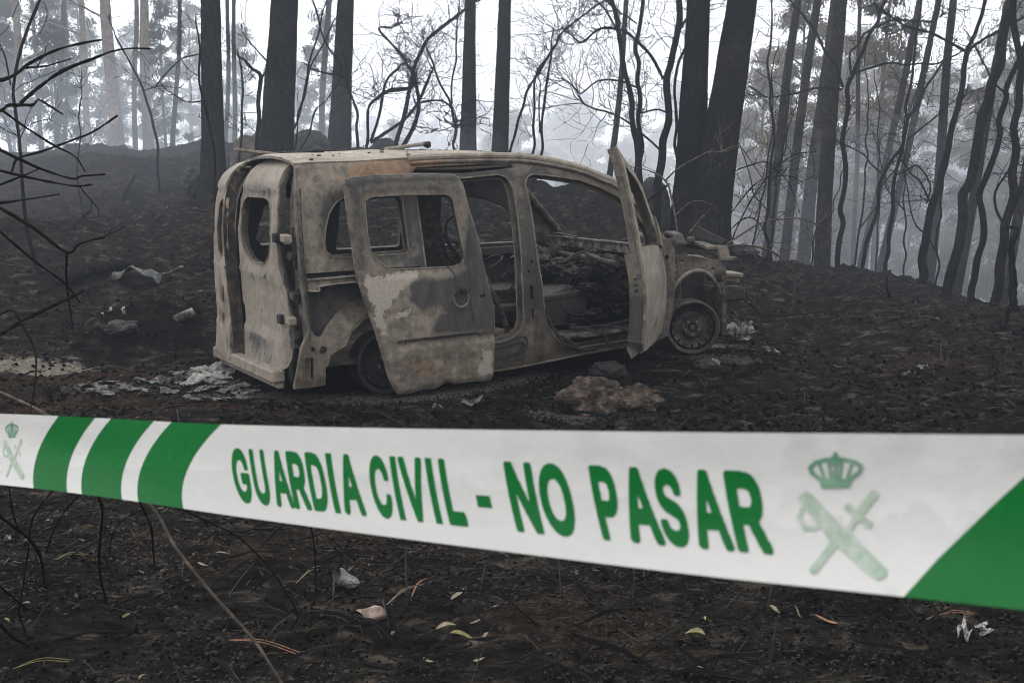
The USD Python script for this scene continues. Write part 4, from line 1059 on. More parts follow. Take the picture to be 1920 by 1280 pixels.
def door_fn(x0, win, seed):
    def fn(a, b):
        d = shapely.distance(shapely.points(a, b), win.exterior)
        ringd = 0.014 * np.clip((0.065 - d) / 0.015, 0, 1) * (b < 1.56)
        crease = -0.012 * np.exp(-((b - .958 - .02 * a) / .011) ** 2) + 0.010 * np.clip((.94 - b) / .03, 0, 1) * np.clip((b - .56) / .03, 0, 1) * (a < .25) * (a > -.62)
        foot = -0.012 * np.clip((.565 - b) / .02, 0, 1) - 0.03 * np.clip((.50 - b) / .2, 0, 1)
        brow = -0.014 * np.clip((b - 1.54) / .012, 0, 1)
        side_round = 0.05 * np.clip((np.abs(a - (-.2 if x0 > -.65 else .5)) - (.42 if x0 > -.65 else .19)) / .14, 0, 1) ** 2
        return np.stack([x0 + bow(b) + ringd + crease + foot + brow + side_round + dent(a, b, 0.0035, seed, 4), a, b], 1)
    return fn


def door_burn(p):
    q = burn(p)
    q[:, 1] *= 0.6
    face = np.where(p[:, 1] > .30 + .07 * np.clip(p[:, 2] - .8, -.5, 1), -.685, -.61) + bow(p[:, 2])
    q[:, 0] += 0.45 * np.clip((p[:, 0] - face - .028) / .01, 0, 1)
    for win in (R_WIN, L_WIN):
        d = shapely.distance(shapely.points(p[:, 1], p[:, 2]), win.exterior)
        q[:, 0] += 0.20 * np.exp(-(d / .06) ** 2)
    q[:, 0] += 0.16 * np.exp(-((p[:, 2] - 1.53) / .03) ** 2) + .14 * np.exp(-((p[:, 2] - .95) / .02) ** 2) + .14 * np.clip((p[:, 2] - 1.62) / .08, 0, 1)
    q[:, 2] += .10
    q[:, 0] += 0.35 * np.clip((0.06 - np.abs(p[:, 2] - 1.25)) / .06, 0, 1) * (p[:, 1] < -.6) * 0.5
    q[:, 0] += 0.30 * blob(p, (-.62, -.1, .50), (.3, .25, .05)) + 0.22 * blob(p, (-.6, -.62, 1.3), (.3, .06, .3))
    q[:, 2] += 0.05 * blob(p, (-.6, -.2, .75), (.3, .4, .15))
    return q


PLATE = sbox(-.30, .655, -.26, .70)
rd = part("rear_door", sheet(R_DOOR.difference(R_WIN).difference(unary_union([Point(-.05, .945).buffer(.008), Point(-.36, .955).buffer(.008), Point(-.20, .70).buffer(.012)])), door_fn(-.61, R_WIN, 31), 0.05, 0.035, side=-1.0), METAL_PALE, attr=door_burn, label="right rear door, pale beige with an empty window")
ld = part("rear_door", sheet(L_DOOR.difference(L_WIN).difference(unary_union([Point(.52, .80).buffer(.02), Point(.50, .745).buffer(.016), sbox(.50, .52, .515, .60)])), door_fn(-.685, L_WIN, 32), 0.035, 0.03, side=-1.0), METAL_PALE, attr=door_burn, label="left rear door standing slightly ajar, with a lock hole")
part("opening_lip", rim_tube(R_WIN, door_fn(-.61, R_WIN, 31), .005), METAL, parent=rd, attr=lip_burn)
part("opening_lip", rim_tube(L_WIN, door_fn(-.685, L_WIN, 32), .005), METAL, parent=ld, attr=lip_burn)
# the edge of the left door: a crackled return
edge_y = lambda zz: np.interp(zz, [.29, .378, .619, .968, 1.393, 1.628, 1.70], [.262, .305, .342, .391, .397, .44, .45])
part("door_edge", sheet(sbox(0, .31, .085, 1.66), lambda a, b: np.stack([-.682 + bow(b) + a, edge_y(b) - .012 + dent(a, b, .012, 5, 14), b], 1), 0.02, 0.02), SOOT_BROWN, parent=ld)
part("lock_plate", block((.012, .07, .13), (-.69, .51, .77), rot_xyz(.1, 0, 0), .005), METAL, parent=ld)
part("grip_recess", block((.012, .12, .16), (-.69, .58, .55), rot_xyz(.25, 0, 0), .005), METAL, parent=ld)
for zz in (1.235, .70):
    h = part("hinge", block((.055, .20, .05), (-.575, -.755, zz), rot_xyz(0, 0, -.15)), METAL_PALE, parent=rd)
    part("hinge_block", block((.06, .055, .062), (-.60, -.665, zz), rot_xyz(0, 0, .1)), SOOT, parent=rd)
part("bumper_beam", join([block((.09, 1.56, .085), (-.675, .02, .305), rot_xyz(-.035, 0, 0), .012), block((.05, 1.50, .05), (-.66, .0, .245), rot_xyz(-.035, 0, 0), .01)]), METAL_PALE, attr=lambda p: burn(p) * np.array([1, .5, 1.2]), label="ash dusted steel beam along the van's tail")
part("tail_panel", block((.03, 1.50, .12), (-.58, 0, .34), None), SOOT)

# --- rear wheelhouse, inner panel
part("inner_panel", sheet(Polygon([(-.50, 1.03), (.36, 1.02), (.36, .5), (.28, .62), (.05, .72), (-.18, .60), (-.28, .50), (-.50, .50)]).buffer(0), lambda a, b: np.stack([a, -.80 + .02 * np.sin(a * 9) + dent(a, b, .012, 12), b], 1), 0.02, 0.06), METAL, attr=lambda p: burn(p) + np.array([.36 + .0, .10, 0]) + np.outer(np.clip((p[:, 2] - .8) / .1, 0, 1) * .25, [1, 0, 0]))  # recess shade is put into the soot value, stronger towards the top edge
a_, b_ = np.meshgrid(np.linspace(0.05, math.pi - .2, 22), np.linspace(0.1, math.pi / 2, 9))
wv = np.stack([-.02 - .37 * np.cos(a_), -.78 - .085 * np.cos(b_) ** .6, .42 + .32 * np.sin(a_) * (1 + .12 * np.sin(b_))], -1)
wq = np.array([[r * 22 + c_, r * 22 + c_ + 1, (r + 1) * 22 + c_ + 1, (r + 1) * 22 + c_] for r in range(8) for c_ in range(21)])
part("wheelhouse", sheet(Polygon([(-.42, .585), (-.36, .66), (-.27, .74), (-.16, .80), (.0, .82), (.25, .80), (.36, .7), (.36, .60), (.25, .69), (.05, .73), (-.12, .68), (-.20, .61), (-.24, .53)]).buffer(0), lambda a, b: np.stack([a, -.815 - .06 * np.clip((.80 - b) / .2, 0, 1) + 0 * a, b], 1), 0.02, 0.04), METAL, attr=lambda p: burn(p) * .5 + np.array([.05, .02, .0]))
part("arch_liner", (np.vstack([wv.reshape(-1, 3) + np.array([.05, .06, -.02])]), wq), SOOT, smooth=True)

# --- floor, firewall, cowl, front structure
part("floor_pan", sheet(sbox(-.50, -.80, 2.25, .80), lambda a, b: np.stack([a, b, .37 + .05 * np.clip(.35 - a, 0, .3) + .025 * np.sin(b * 24) * (np.abs(b) < .7) + dent(a, b, .02, 6, 4)], 1), 0.02, 0.07), SOOT_BROWN)
part("sill_plate", sheet(sbox(1.30, -.86, 2.22, -.58), lambda a, b: np.stack([a, b, .385 + dent(a, b, .015, 9, 7)], 1), 0.015, 0.05), ASHMETAL, label="ash covered sill inside the front doorway")
part("sill_plate", sheet(sbox(.45, -.84, 1.10, -.55), lambda a, b: np.stack([a, b, .40 + dent(a, b, .015, 9, 7)], 1), 0.015, 0.05), METAL)
part("cross_member", block((.16, 1.50, .10), (.95, 0, .43)), METAL)
part("firewall", sheet(sbox(-.72, .30, .72, .93), lambda a, b: np.stack([2.42 - .18 * np.clip(.6 - b, 0, .3) + dent(a, b, .03, 7, 4), a, b], 1), 0.02, 0.07, side=-1.0), SOOT)
part("cowl", join([block((.16, 1.40, .016), (2.33, 0, 1.005), rot_xyz(0, .1, 0)), block((.02, 1.40, .060), (2.262, 0, .966))]), ASHMETAL, label="pale ash covered cowl under the empty windscreen")
part("wiper_arm", join([tube(smooth_line([(2.28, .62, 1.02), (2.22, .40, 1.05), (2.24, .15, 1.03)], 4), .010, 6), tube([(2.27, .45, 1.02), (2.30, .33, .90)], .03, 6)]), METAL)
for s in (-1, 1):
    part("windscreen_pillar", tube(smooth_line([(1.70, s * .655, 1.60), (2.02, s * .705, 1.44), (2.30, s * .755, 1.18), (2.48, s * .79, 1.0)], 5), 0.032, 8), METAL if s < 0 else SOOT_BROWN)
part("quarter_gusset", sheet(Polygon([(2.16, 1.26), (2.54, .985), (2.02, .93), (2.10, 1.08)]), lambda a, b: np.stack([a, .775 + 0 * a, b], 1), .01, .08), SOOT_BROWN)
part("dashboard_beam", join([tube(smooth_line([(2.03, -.74, .885), (2.02, -.3, .90), (2.0, .1, .912), (2.02, .45, .90), (2.03, .74, .89)], 4), .025, 10), tube([(2.02, -.02, .90), (2.06, -.02, .42)], .022, 8), tube([(2.02, .12, .90), (2.08, .12, .42)], .02, 8), block((.10, .10, .07), (2.0, -.45, .90), rot_xyz(.3, .2, .1)), block((.14, .06, .09), (1.98, .10, .93), rot_xyz(.2, .3, .5))]), SOOT_BROWN)
th = np.linspace(0, 2 * math.pi, 25)
wheel_ring = np.stack([2.0 - .10 * np.sin(th) * .5 - .02, .36 + .185 * np.cos(th), .80 + .175 * np.sin(th)], 1)
part("steering_wheel", join([tube(wheel_ring, .012, 7, False), tube([(2.0, .36, .80), (2.30, .36, .70)], .025, 8), tube([(1.99, .19, .80), (2.0, .36, .80), (1.99, .54, .80)], .010, 6)]), SOOT_BROWN)

rngv = np.random.default_rng(77)
junk = []
for _ in range(80):
    p0 = np.array([1.55 + .75 * rngv.random(), -.62 + 1.2 * rngv.random(), .40 + .50 * rngv.random() ** 1.3])
    w, r_ = twig_walk(rngv, p0, rngv.normal(0, 1, 3), .12 + .38 * rngv.random(), .005 + .012 * rngv.random(), .35, up=-.05)
    w[:, 2] = np.maximum(w[:, 2], .385)
    w[:, 1] = np.clip(w[:, 1], -.70, .72)
    w[:, 0] = np.clip(w[:, 0], 1.4, 2.38)
    junk.append(tube(smooth_line(w, 2), np.interp(np.linspace(0, 1, (len(w) - 1) * 2 + 1), np.linspace(0, 1, len(r_)), r_), 5))
part("charred_wiring", join(junk), CABLE, kind="stuff")
junk = []
for _ in range(85):
    p0 = np.array([1.72 + .60 * rngv.random(), -.60 + 1.15 * rngv.random(), .40 + .45 * rngv.random()])
    if rngv.random() < .15:
        junk.append(block(.02 + .09 * rngv.random(3), p0, rot_xyz(*rngv.random(3)), .01))
    else:
        v, f = lump(.02 + .055 * rngv.random(), int(rngv.integers(99)), .9, 3.5, 3, (1.3, .9, .7))
        junk.append((v + p0, f))
for q in range(22):
    v, f = lump(.10 + .05 * rngv.random(), q + 5, .8, 3.0, 3, (.9, 1.2, .9))
    junk.append((v + np.array([2.14 + .16 * rngv.random(), -.62 + 1.24 * q / 21, .58 + .28 * rngv.random()]), f))
part("melted_dashboard", join(junk), SOOT, kind="stuff")
junk = []
for _ in range(26):
    v, f = lump(.03 + .05 * rngv.random(), int(rngv.integers(99)), .6, 3, 2, (1.2, 1.2, .6))
    junk.append((v + np.array([1.85 + .35 * rngv.random(), -.15 + .7 * rngv.random(), .78 + .14 * rngv.random()]), f))
part("clinker", join([(v * .8 + np.array([1.45 + .9 * a_, -.62 + 1.1 * b_, .40 + .10 * c_]), f) for a_, b_, c_ in rngv.random((40, 3)) for v, f in [lump(.02 + .04 * a_, int(b_ * 90), .7, 3.5, 2, (1.4, 1.1, .5))]]), SOOT_BROWN, kind="stuff")
part("clinker", join(junk), SOOT_BROWN, kind="stuff")
part("seat_base", join([block((.42, .44, .05), (1.68, -.33, .655), rot_xyz(.03, -.06, 0), .02), block((.38, .03, .22), (1.68, -.53, .53)), block((.03, .40, .22), (1.50, -.33, .53)), block((.03, .40, .22), (1.86, -.33, .53))]), METAL, attr=lambda p: burn(p) * .4 + np.array([.50, .05, -.2]), label="burnt front seat base of grey sheet metal")
part("seat_base", join([block((.42, .44, .05), (1.62, .38, .62), None, .02), block((.38, .03, .22), (1.62, .18, .50)), block((.03, .40, .22), (1.44, .38, .50))]), SOOT_BROWN)


def loop_frame(c, w, h, lean, r):
    t = np.array([(-w / 2, 0), (-w / 2 * 1.02, h * .5), (-w / 2 * .9, h * .92), (-w / 4, h), (w / 4, h), (w / 2 * .9, h * .92), (w / 2 * 1.02, h * .5), (w / 2, 0)])
    return tube(smooth_line([(c[0] - lean * b, c[1] + a, c[2] + b) for a, b in t], 4), r, 7)


part("seat_frame", join([loop_frame((1.30, .36, .62), .40, .42, .35, .014), loop_frame((1.27, .36, .62), .30, .36, .35, .008)] + [tube([(1.30 - .35 * q, .18, .62 + q), (1.30 - .35 * q, .54, .62 + q)], .006, 5) for q in (.1, .2, .3)]), CABLE)
part("seat_frame", join([tube(smooth_line([(1.20, .16, .86), (1.06, .16, 1.02), (1.03, .20, 1.10), (1.04, .33, 1.10), (1.10, .34, .95), (1.2, .34, .84)], 4), .018, 7), tube(smooth_line([(1.05, .2, 1.08), (1.02, .16, 1.20), (1.06, .12, 1.26)], 4), .008, 6), tube([(1.05, .18, 1.06), (1.05, .33, 1.04)], .01, 6)]), CABLE)
part("seat_frame", join([loop_frame((.35, .25, .42), .8, .40, .3, .014), tube(smooth_line([(.10, -.45, .98), (.02, -.43, 1.10), (.05, -.40, 1.12)], 4), .006, 5), tube(smooth_line([(.05, -.40, 1.12), (.35, -.38, .98), (.62, -.35, .97)], 4), .008, 5)]), CABLE)
part("belt_strut", tube([(.93, -.60, .90), (1.02, -.62, .70), (1.10, -.64, .48)], .022, 7), SOOT_BROWN)
part("tank_lid", block((.32, .40, .05), (1.0, -.25, .60), rot_xyz(.05, .05, 0), .015), ASHMETAL)
part("tunnel", block((1.4, .25, .16), (1.6, 0, .46), None, .04), SOOT)
for k, line in enumerate([[(.55, -.90, .42), (.9, -.92, .41), (1.06, -.915, .44), (1.12, -.91, .415), (1.10, -.915, .33), (1.02, -.91, .275), (.89, -.91, .305)], [(.55, -.90, .38), (.9, -.915, .375), (1.07, -.91, .40), (1.09, -.91, .34), (.95, -.905, .30)], [(1.32, -.88, .56), (1.37, -.90, .44), (1.46, -.905, .34), (1.62, -.90, .285), (1.75, -.88, .275)],
                          [(1.42, -.80, .42), (1.50, -.89, .36), (1.60, -.90, .27)], [(1.70, -.80, .42), (1.80, -.89, .385), (1.84, -.90, .30), (1.92, -.9, .27)], [(1.80, -.72, .43), (2.0, -.85, .40), (2.08, -.91, .34), (2.3, -.92, .32)], [(1.62, -.70, .42), (1.9, -.72, .41), (2.25, -.74, .45)]]):
    part("hanging_cable", tube(smooth_line(line, 5), .009 if k < 6 else .016, 6), CABLE)

# --- engine bay without its wings
arch = Point(2.76, .30).buffer(.40, quad_segs=24)
apron = Polygon([(2.40, .30), (2.47, .62), (2.475, .87), (2.49, .99), (2.54, .925), (2.75, .90), (2.96, .86), (3.06, .845), (3.12, .80), (3.14, .71), (3.12, .63), (3.08, .60), (3.05, .56), (2.40, .2)]).buffer(0).difference(affinity.scale(Point(2.775, .44).buffer(.315, quad_segs=24), 1, 1.08)).difference(sbox(2.3, .0, 3.3, .52))
apron = apron.difference(unary_union([Point(2.66, .86).buffer(.016), Point(2.585, .845).buffer(.022), Point(2.585, .77).buffer(.02), Point(2.61, .82).buffer(.009), Point(2.99, .77).buffer(.02)]))
ap = part("wheel_apron", sheet(apron, lambda a, b: np.stack([a, -.735 + .05 * np.clip(a - 2.6, 0, .5) - .02 * np.clip((b - .86) / .03, 0, 1) + dent(a, b, .008, 14), b], 1), .025, .03), METAL, attr=lambda p: burn(p) * np.array([.6, .3, .3]) + np.array([.27, .14, -.05]))
arc_t = np.linspace(.12 * math.pi, .97 * math.pi, 22)
part("arch_lip", tube([(2.775 + .315 * math.cos(t), -.755 + .04 * math.cos(t), .44 + .34 * math.sin(t)) for t in arc_t], .017, 8), METAL, parent=ap)
part("lamp_tube", join([tube([(3.05, -.76, .715), (3.05, -.60, .715)], .045, 14), tube([(3.05, -.775, .715), (3.05, -.77, .715)], .032, 12)]), SOOT_BROWN, parent=ap)
part("wheel_well", sheet(sbox(2.40, .15, 3.10, .85), lambda a, b: np.stack([a, -.46 + .0 * a, b], 1), .02, .1), SOOT)
part("wheel_well", join([tube([(2.70, -.58, .78), (2.72, -.60, .40)], .045, 10), block((.30, .10, .06), (2.72, -.60, .36))]), SOOT_BROWN, label="burnt suspension strut above the front wheel")
part("wheel_apron", sheet(affinity.translate(apron, 0, 0), lambda a, b: np.stack([a, .72 + 0 * a, b], 1), .02, .06), SOOT)
part("radiator_support", join([block((.05, .09, .40), (3.09, -.70, .42)), block((.04, 1.30, .08), (3.10, 0, .30)), block((.03, .50, .35), (3.09, -.40, .44)), block((.03, .45, .32), (3.09, .4, .46))]), SOOT_BROWN)
HAT = [(-.79, .845), (-.705, .855), (-.672, .945), (-.60, .945), (-.553, .935), (-.116, .957), (-.075, 1.018), (.034, 1.022), (.10, .975), (.55, .985), (.62, .93), (.72, .92)]
hat = LineString(HAT).buffer(.011, cap_style=2, join_style=2)
part("lock_carrier", join([sheet(hat, lambda a, b: np.stack([3.07 + 0 * a, a, b + .012 * np.sin(a * 13)], 1), .10, .04, side=-1.0), block((.05, .07, .05), (3.06, -.335, .985), rot_xyz(0, 0, .1), .012), block((.012, .60, .05), (3.165, -.35, .925))]), METAL, attr=lambda p: burn(p) * np.array([.4, .3, 0]) + np.array([.30, .16, -.1]))
part("bonnet_scrap", sheet(Polygon([(-.20, 1.085), (-.13, 1.0), (-.55, .955), (-.60, .985)]), lambda a, b: np.stack([3.22 + .1 * (b - 1) + dent(a, b, .02, 2, 6), a, b], 1), .012, .05, side=-1.0), SOOT)
part("bumper_bracket", join([block((.22, .15, .035), (3.28, -.56, .70), rot_xyz(.1, .1, .1)), block((.20, .10, .035), (3.27, -.56, .655), rot_xyz(0, .2, .05))]), METAL, label="torn pale bracket stub at the van's front corner")
part("crash_can", block((.34, .13, .12), (3.26, -.55, .53), None, .02), SOOT)
part("crash_can", block((.34, .13, .12), (3.26, .55, .53), None, .02), SOOT)
part("engine_block", join([block((.45, .5, .35), (2.72, .05, .60), rot_xyz(.05, .05, 0), .04), block((.3, .3, .12), (2.70, -.05, .80), rot_xyz(0, .1, .1), .03), tube(smooth_line([(2.55, -.3, .80), (2.75, -.32, .86), (2.95, -.2, .80)], 4), .03, 8)]), SOOT)
part("cowl_side", join([sheet(Polygon([(2.30, 1.02), (2.42, .96), (2.58, .99), (2.62, 1.06), (2.52, 1.05), (2.40, 1.10)]).buffer(0), lambda a, b: np.stack([a, -.74 + dent(a, b, .03, 5, 6), b], 1), .02, .04), block((.10, .05, .10), (2.50, -.70, .97), rot_xyz(.4, .5, .2))]), SOOT_BROWN)


# --- wheels: bare steel rims, their tyres burnt away
def rim():
    prof = np.array([(.0, -.012), (.035, -.012), (.038, -.03), (.075, -.030), (.085, -.020), (.10, .0), (.128, .004), (.150, -.020), (.165, -.030), (.172, -.012), (.176, .02), (.180, .0), (.183, -.045), (.205, -.062), (.214, -.056), (.216, -.045), (.207, -.045),
                     (.190, -.035), (.186, .02), (.186, .10), (.214, .12), (.214, .128), (.182, .115), (.170, .04), (.150, .004), (.10, .02), (.0, .02)])
    body = manifold3d.Manifold.revolve(manifold3d.CrossSection([prof[::-1]], manifold3d.FillRule.NonZero), 64)
    if body.volume() < 0:
        body = manifold3d.Manifold.revolve(manifold3d.CrossSection([prof], manifold3d.FillRule.NonZero), 64)
    for k in range(16):
        t = k * math.pi / 8
        body = body - manifold3d.Manifold.cylinder(.2, .0115, .0115, 14).translate((.152 * math.cos(t), .152 * math.sin(t), -.1))
    return body


RIM_V, RIM_F = vf(rim())


def wheel(c, steer, label=None, seen=True, mat=RIM):
    r = rot_xyz(0, 0, steer) @ rot_xyz(-math.pi / 2, 0, 0)
    put = lambda v: np.asarray(v) @ r.T + np.array(c)
    w = part("wheel", (put(RIM_V * np.array([1, 1, 1.0])), RIM_F), mat, label=label, smooth=28)
    if seen:
        part("hub_cap", (lambda q: (put(q[0]), q[1]))(tube([(0, 0, -.01), (0, 0, -.034), (0, 0, -.036)], [.026, .024, .016], 18)), SOOT_BROWN, parent=w)
        for k in range(5):
            t = k * 2 * math.pi / 5 + .3
            q = tube([(.056 * math.cos(t), .056 * math.sin(t), -.025), (.056 * math.cos(t), .056 * math.sin(t), -.046)], .0105, 6)
            part("wheel_bolt", (put(q[0]), q[1]), CHROME, parent=w)
    q = tube([(0, 0, .03), (0, 0, .12)], .13, 24)
    part("brake_disc", (put(q[0]), q[1]), SOOT, parent=w)
    return w


wheel((2.715, -.79, .335), -.50, "bare front steel rim turned outwards, tyre burnt off")
wheel((.06, -.79, .35), 0.0, "bare sooty rear rim in the dark arch", mat=SOOT)
wheel((2.715, .76, .335), math.pi - .5, seen=False, mat=SOOT)
wheel((.06, .76, .35), math.pi, seen=False, mat=SOOT)
part("axle_beam", join([tube([(.06, -.7, .35), (.06, .7, .35)], .05, 10), block((.4, .12, .1), (.25, -.62, .36))]), SOOT)

# --- the sliding door, off its rail and leaning on the side
SD = rounded([(-.195, 1.559), (-.17, 1.603), (-.128, 1.614), (.07, 1.624), (.361, 1.622), (.615, 1.608), (.659, 1.583), (.685, 1.527), (.717, 1.361), (.768, 1.152), (.797, .942), (.832, .66), (.820, .432), (.796, .206), (.771, .17), (.60, .180), (.491, .178), (.46, .20), (.40, .192), (.35, .165), (.25, .172), (.123, .155), (.068, .160), (.039, .193), (-.006, .301), (-.072, .597), (-.112, .744), (-.161, .962), (-.18, 1.273)], .015)
SW = rounded([(-.044, 1.462), (-.014, 1.48), (.201, 1.485), (.557, 1.474), (.592, 1.435), (.62, 1.229), (.645, 1.035), (.622, .996), (.551, .98), (.303, .988), (.084, .993), (-.023, 1.08), (-.046, 1.134), (-.055, 1.266), (-.056, 1.449)], .02)


def sd_fn(off=0.0):
    def fn(a, b):
        d = shapely.distance(shapely.points(a, b), SW.exterior)
        ringd = 0.014 * np.clip((0.05 - d) / 0.014, 0, 1)
        de = shapely.distance(shapely.points(a, b), SD.exterior)
        edge = 0.020 * np.clip(1 - de / .028, 0, 1) ** 2
        mid = .512 - .012 * (a - .07)
        groove = 0.016 * np.clip((.022 - np.abs(b - mid + .018)) / .006, 0, 1) * (a > .075) + 0.010 * np.exp(-((b - mid) / .006) ** 2) * (a > .06)
        handle = 0.035 * np.clip((.055 - np.hypot(a - .575, b - .765)) / .012, 0, 1) - .012 * np.exp(-((np.hypot(a - .575, b - .765) - .066) / .010) ** 2) * (b < .79)
        belly = -0.030 * np.sin(np.clip((b - .15) / .85, 0, 1) * math.pi)
        return np.stack([a, -.865 + .107 * (b - 1.5) + off + ringd + edge + groove + handle + belly + dent(a, b, .007, 41, 3.5), b], 1)
    return fn


SD_SOOT = Polygon([(.22, .885), (.30, .93), (.42, .90), (.55, .915), (.66, .99), (.70, 1.20), (.76, 1.20), (.84, .90), (.85, .54), (.60, .535), (.34, .55), (.37, .63), (.45, .68), (.40, .74), (.30, .72), (.24, .76), (.20, .80)])
SD_PALE = Polygon([(-.16, .98), (.0, .985), (.30, .975), (.27, .90), (.17, .87), (.10, .78), (.02, .70), (.0, .55), (-.05, .57), (-.10, .75)])
SD_PALE2 = Polygon([(.06, .72), (.15, .735), (.22, .73), (.20, .685), (.09, .675)])
SD_PALE3 = Polygon([(.62, .22), (.80, .20), (.82, .42), (.60, .43), (.57, .37), (.68, .35)])


def near_to(x, z, poly, soft):
    q = shapely.points(x, z)
    d = np.where(shapely.contains(poly, q), 1, -1) * shapely.distance(q, poly.exterior)
    return np.clip(d / soft * .5 + .5, 0, 1)


def sd_burn(p):
    x, z = p[:, 0], p[:, 2]
    soot = .10 + .62 * near_to(x, z, SD_SOOT, .05) + .10 * (z > 1.0) + .24 * np.exp(-((z - 1.59) / .035) ** 2) + .22 * np.exp(-((x + .12) / .06) ** 2) * (z > 1.0)
    soot += .30 * np.exp(-((z - .505 + .012 * x) / .014) ** 2) * (x > .05) + .20 * np.exp(-((x - .72) / .05) ** 2) * (z > .95)
    rust = .08 + .30 * np.exp(-((x - .30) / .3) ** 2 - ((z - .33) / .14) ** 2) + .3 * np.exp(-((x - .28) / .12) ** 2 - ((z - .70) / .07) ** 2) + .20 * (z > 1.0) * (x < .05)
    pale = .10 + .62 * np.maximum.reduce([near_to(x, z, SD_PALE, .05), .9 * near_to(x, z, SD_PALE2, .03), .85 * near_to(x, z, SD_PALE3, .05)]) + .28 * np.exp(-((z - .475) / .022) ** 2) * (x > .05)
    pale -= .25 * np.exp(-((x - .3) / .25) ** 2 - ((z - .35) / .12) ** 2)
    inside = np.clip((p[:, 1] - (-.865 + .107 * (z - 1.5)) - .03) / .01, 0, 1)
    return np.stack([soot + .5 * inside, rust, pale * (1 - inside)], 1)


sd = part("sliding_door", sheet(SD.difference(SW).difference(unary_union([Point(.735, .768).buffer(.011), Point(.758, .772).buffer(.011), Point(.115, .495).buffer(.005), Point(.14, .495).buffer(.005), Point(.70, .505).buffer(.006)])), sd_fn(), 0.018, 0.022), METAL, attr=sd_burn, label="fallen sliding door with a dark soot patch and flaked pale paint")
part("inner_frame", sheet(SD.buffer(-.02).difference(SW.buffer(-.006)), lambda a, b: sd_fn(.021)(a, b), 0.014, 0.06), METAL, parent=sd, attr=sd_burn)
part("handle_cup", join([tube([(.575 + .058 * math.cos(t), -.965 - .005, .765 + .058 * math.sin(t)) for t in np.linspace(math.pi * .9, math.pi * 2.1, 14)], .008, 6)]), METAL, parent=sd)
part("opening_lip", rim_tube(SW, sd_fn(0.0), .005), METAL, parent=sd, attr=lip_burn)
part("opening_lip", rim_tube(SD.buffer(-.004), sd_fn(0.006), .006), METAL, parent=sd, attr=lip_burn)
part("hanging_cable", tube(smooth_line([(.50, -.93, .99), (.535, -.957, .93), (.55, -.975, .84), (.545, -.985, .78)], 4), .005, 5), CABLE, parent=sd)
part("hanging_cable", tube(smooth_line([(.64, -.945, .98), (.655, -.965, .88), (.64, -.985, .74), (.655, -.998, .60)], 4), .003, 5), CABLE, parent=sd)

# --- the front door, hung open and seen almost edge on
HINGE, OPEN = np.array([2.36, -.875]), math.radians(45.8)
FD = rounded([(.02, .36), (.0, .60), (.0, .98), (.06, 1.08), (.22, 1.27), (.45, 1.45), (.66, 1.545), (.88, 1.60), (1.02, 1.66), (1.10, 1.70), (1.11, 1.50), (1.10, 1.20), (1.10, .95), (1.10, .60), (1.10, .36), (1.05, .29), (.75, .28), (.30, .30)], .01)
FW = rounded([(.10, 1.02), (.28, 1.24), (.48, 1.40), (.68, 1.485), (.88, 1.535), (.99, 1.57), (1.01, 1.40), (1.0, 1.02)], .02)


def fd_fn(off):
    def fn(u, b):
        lean = .78 * (S(b) + .875) + off
        bulge = -.02 * np.sin(np.clip((b - .3) / .7, 0, 1) * math.pi) + dent(u, b, .010, 51, 4) - .015 * np.clip((u - .9) / .2, 0, 1) * np.clip((.5 - b) / .2, 0, 1)
        w = lean + bulge
        e, nrm = np.array([-math.cos(OPEN), -math.sin(OPEN)]), np.array([-math.sin(OPEN), math.cos(OPEN)])
        return np.stack([HINGE[0] + u * e[0] + w * nrm[0], HINGE[1] + u * e[1] + w * nrm[1], b + .10 * np.clip(u, 0, 1.1) * .7], 1)
    return fn


def fd_burn(soot, rust, pale):
    return lambda p: np.stack([soot + .25 * np.clip((p[:, 2] - 1.2) / .2, 0, 1) + 0 * p[:, 0], rust + 0 * p[:, 0], pale + 0 * p[:, 0]], 1)


fd = part("front_door", sheet(FD.difference(FW), fd_fn(0.0), .018, .03, side=-1.0), METAL, attr=fd_burn(.0, .14, .26), label="open front door with a bare beige skin and empty window frame")
part("window_frame", sheet(FD.buffer(-.008).difference(FW.buffer(-.004)).intersection(sbox(-1, .99, 2, 2)), fd_fn(.020), .05, .05, side=-1.0), METAL, parent=fd, attr=lambda p: np.stack([.34 + .0 * p[:, 2], .34 + 0 * p[:, 0], .0 + 0 * p[:, 0]], 1))
part("inner_panel", sheet(FD.buffer(-.008).difference(FW.buffer(-.008)).difference(Point(.62, .68).buffer(.14)).intersection(sbox(-1, 0, 2, .99)), fd_fn(.020), .095, .05, side=-1.0), METAL, parent=fd, attr=lambda p: np.stack([.32 + .55 * np.exp(-((p[:, 2] - .62) / .10) ** 2), .36 + 0 * p[:, 0], .0 + 0 * p[:, 0]], 1))
for zz in (.80, .84, .885):
    q = fd_fn(.07)(np.array([1.098]), np.array([zz - .07]))[0]
    part("bolt", (lambda vv: (vv[0] + q, vv[1]))(lump(.014, 3, .15, 1, 1)), ASHMETAL, parent=fd)
part("mirror_foot", sheet(Polygon([(.02, 1.0), (.04, 1.10), (.16, 1.24), (.13, 1.02)]), fd_fn(-.02), .03, .05, side=-1.0), METAL, parent=fd, attr=fd_burn(.05, .02, .2))
part("hinge", join([block((.10, .06, .05), (2.36, -.85, zz)) for zz in (.55, .85)]), METAL, parent=fd)

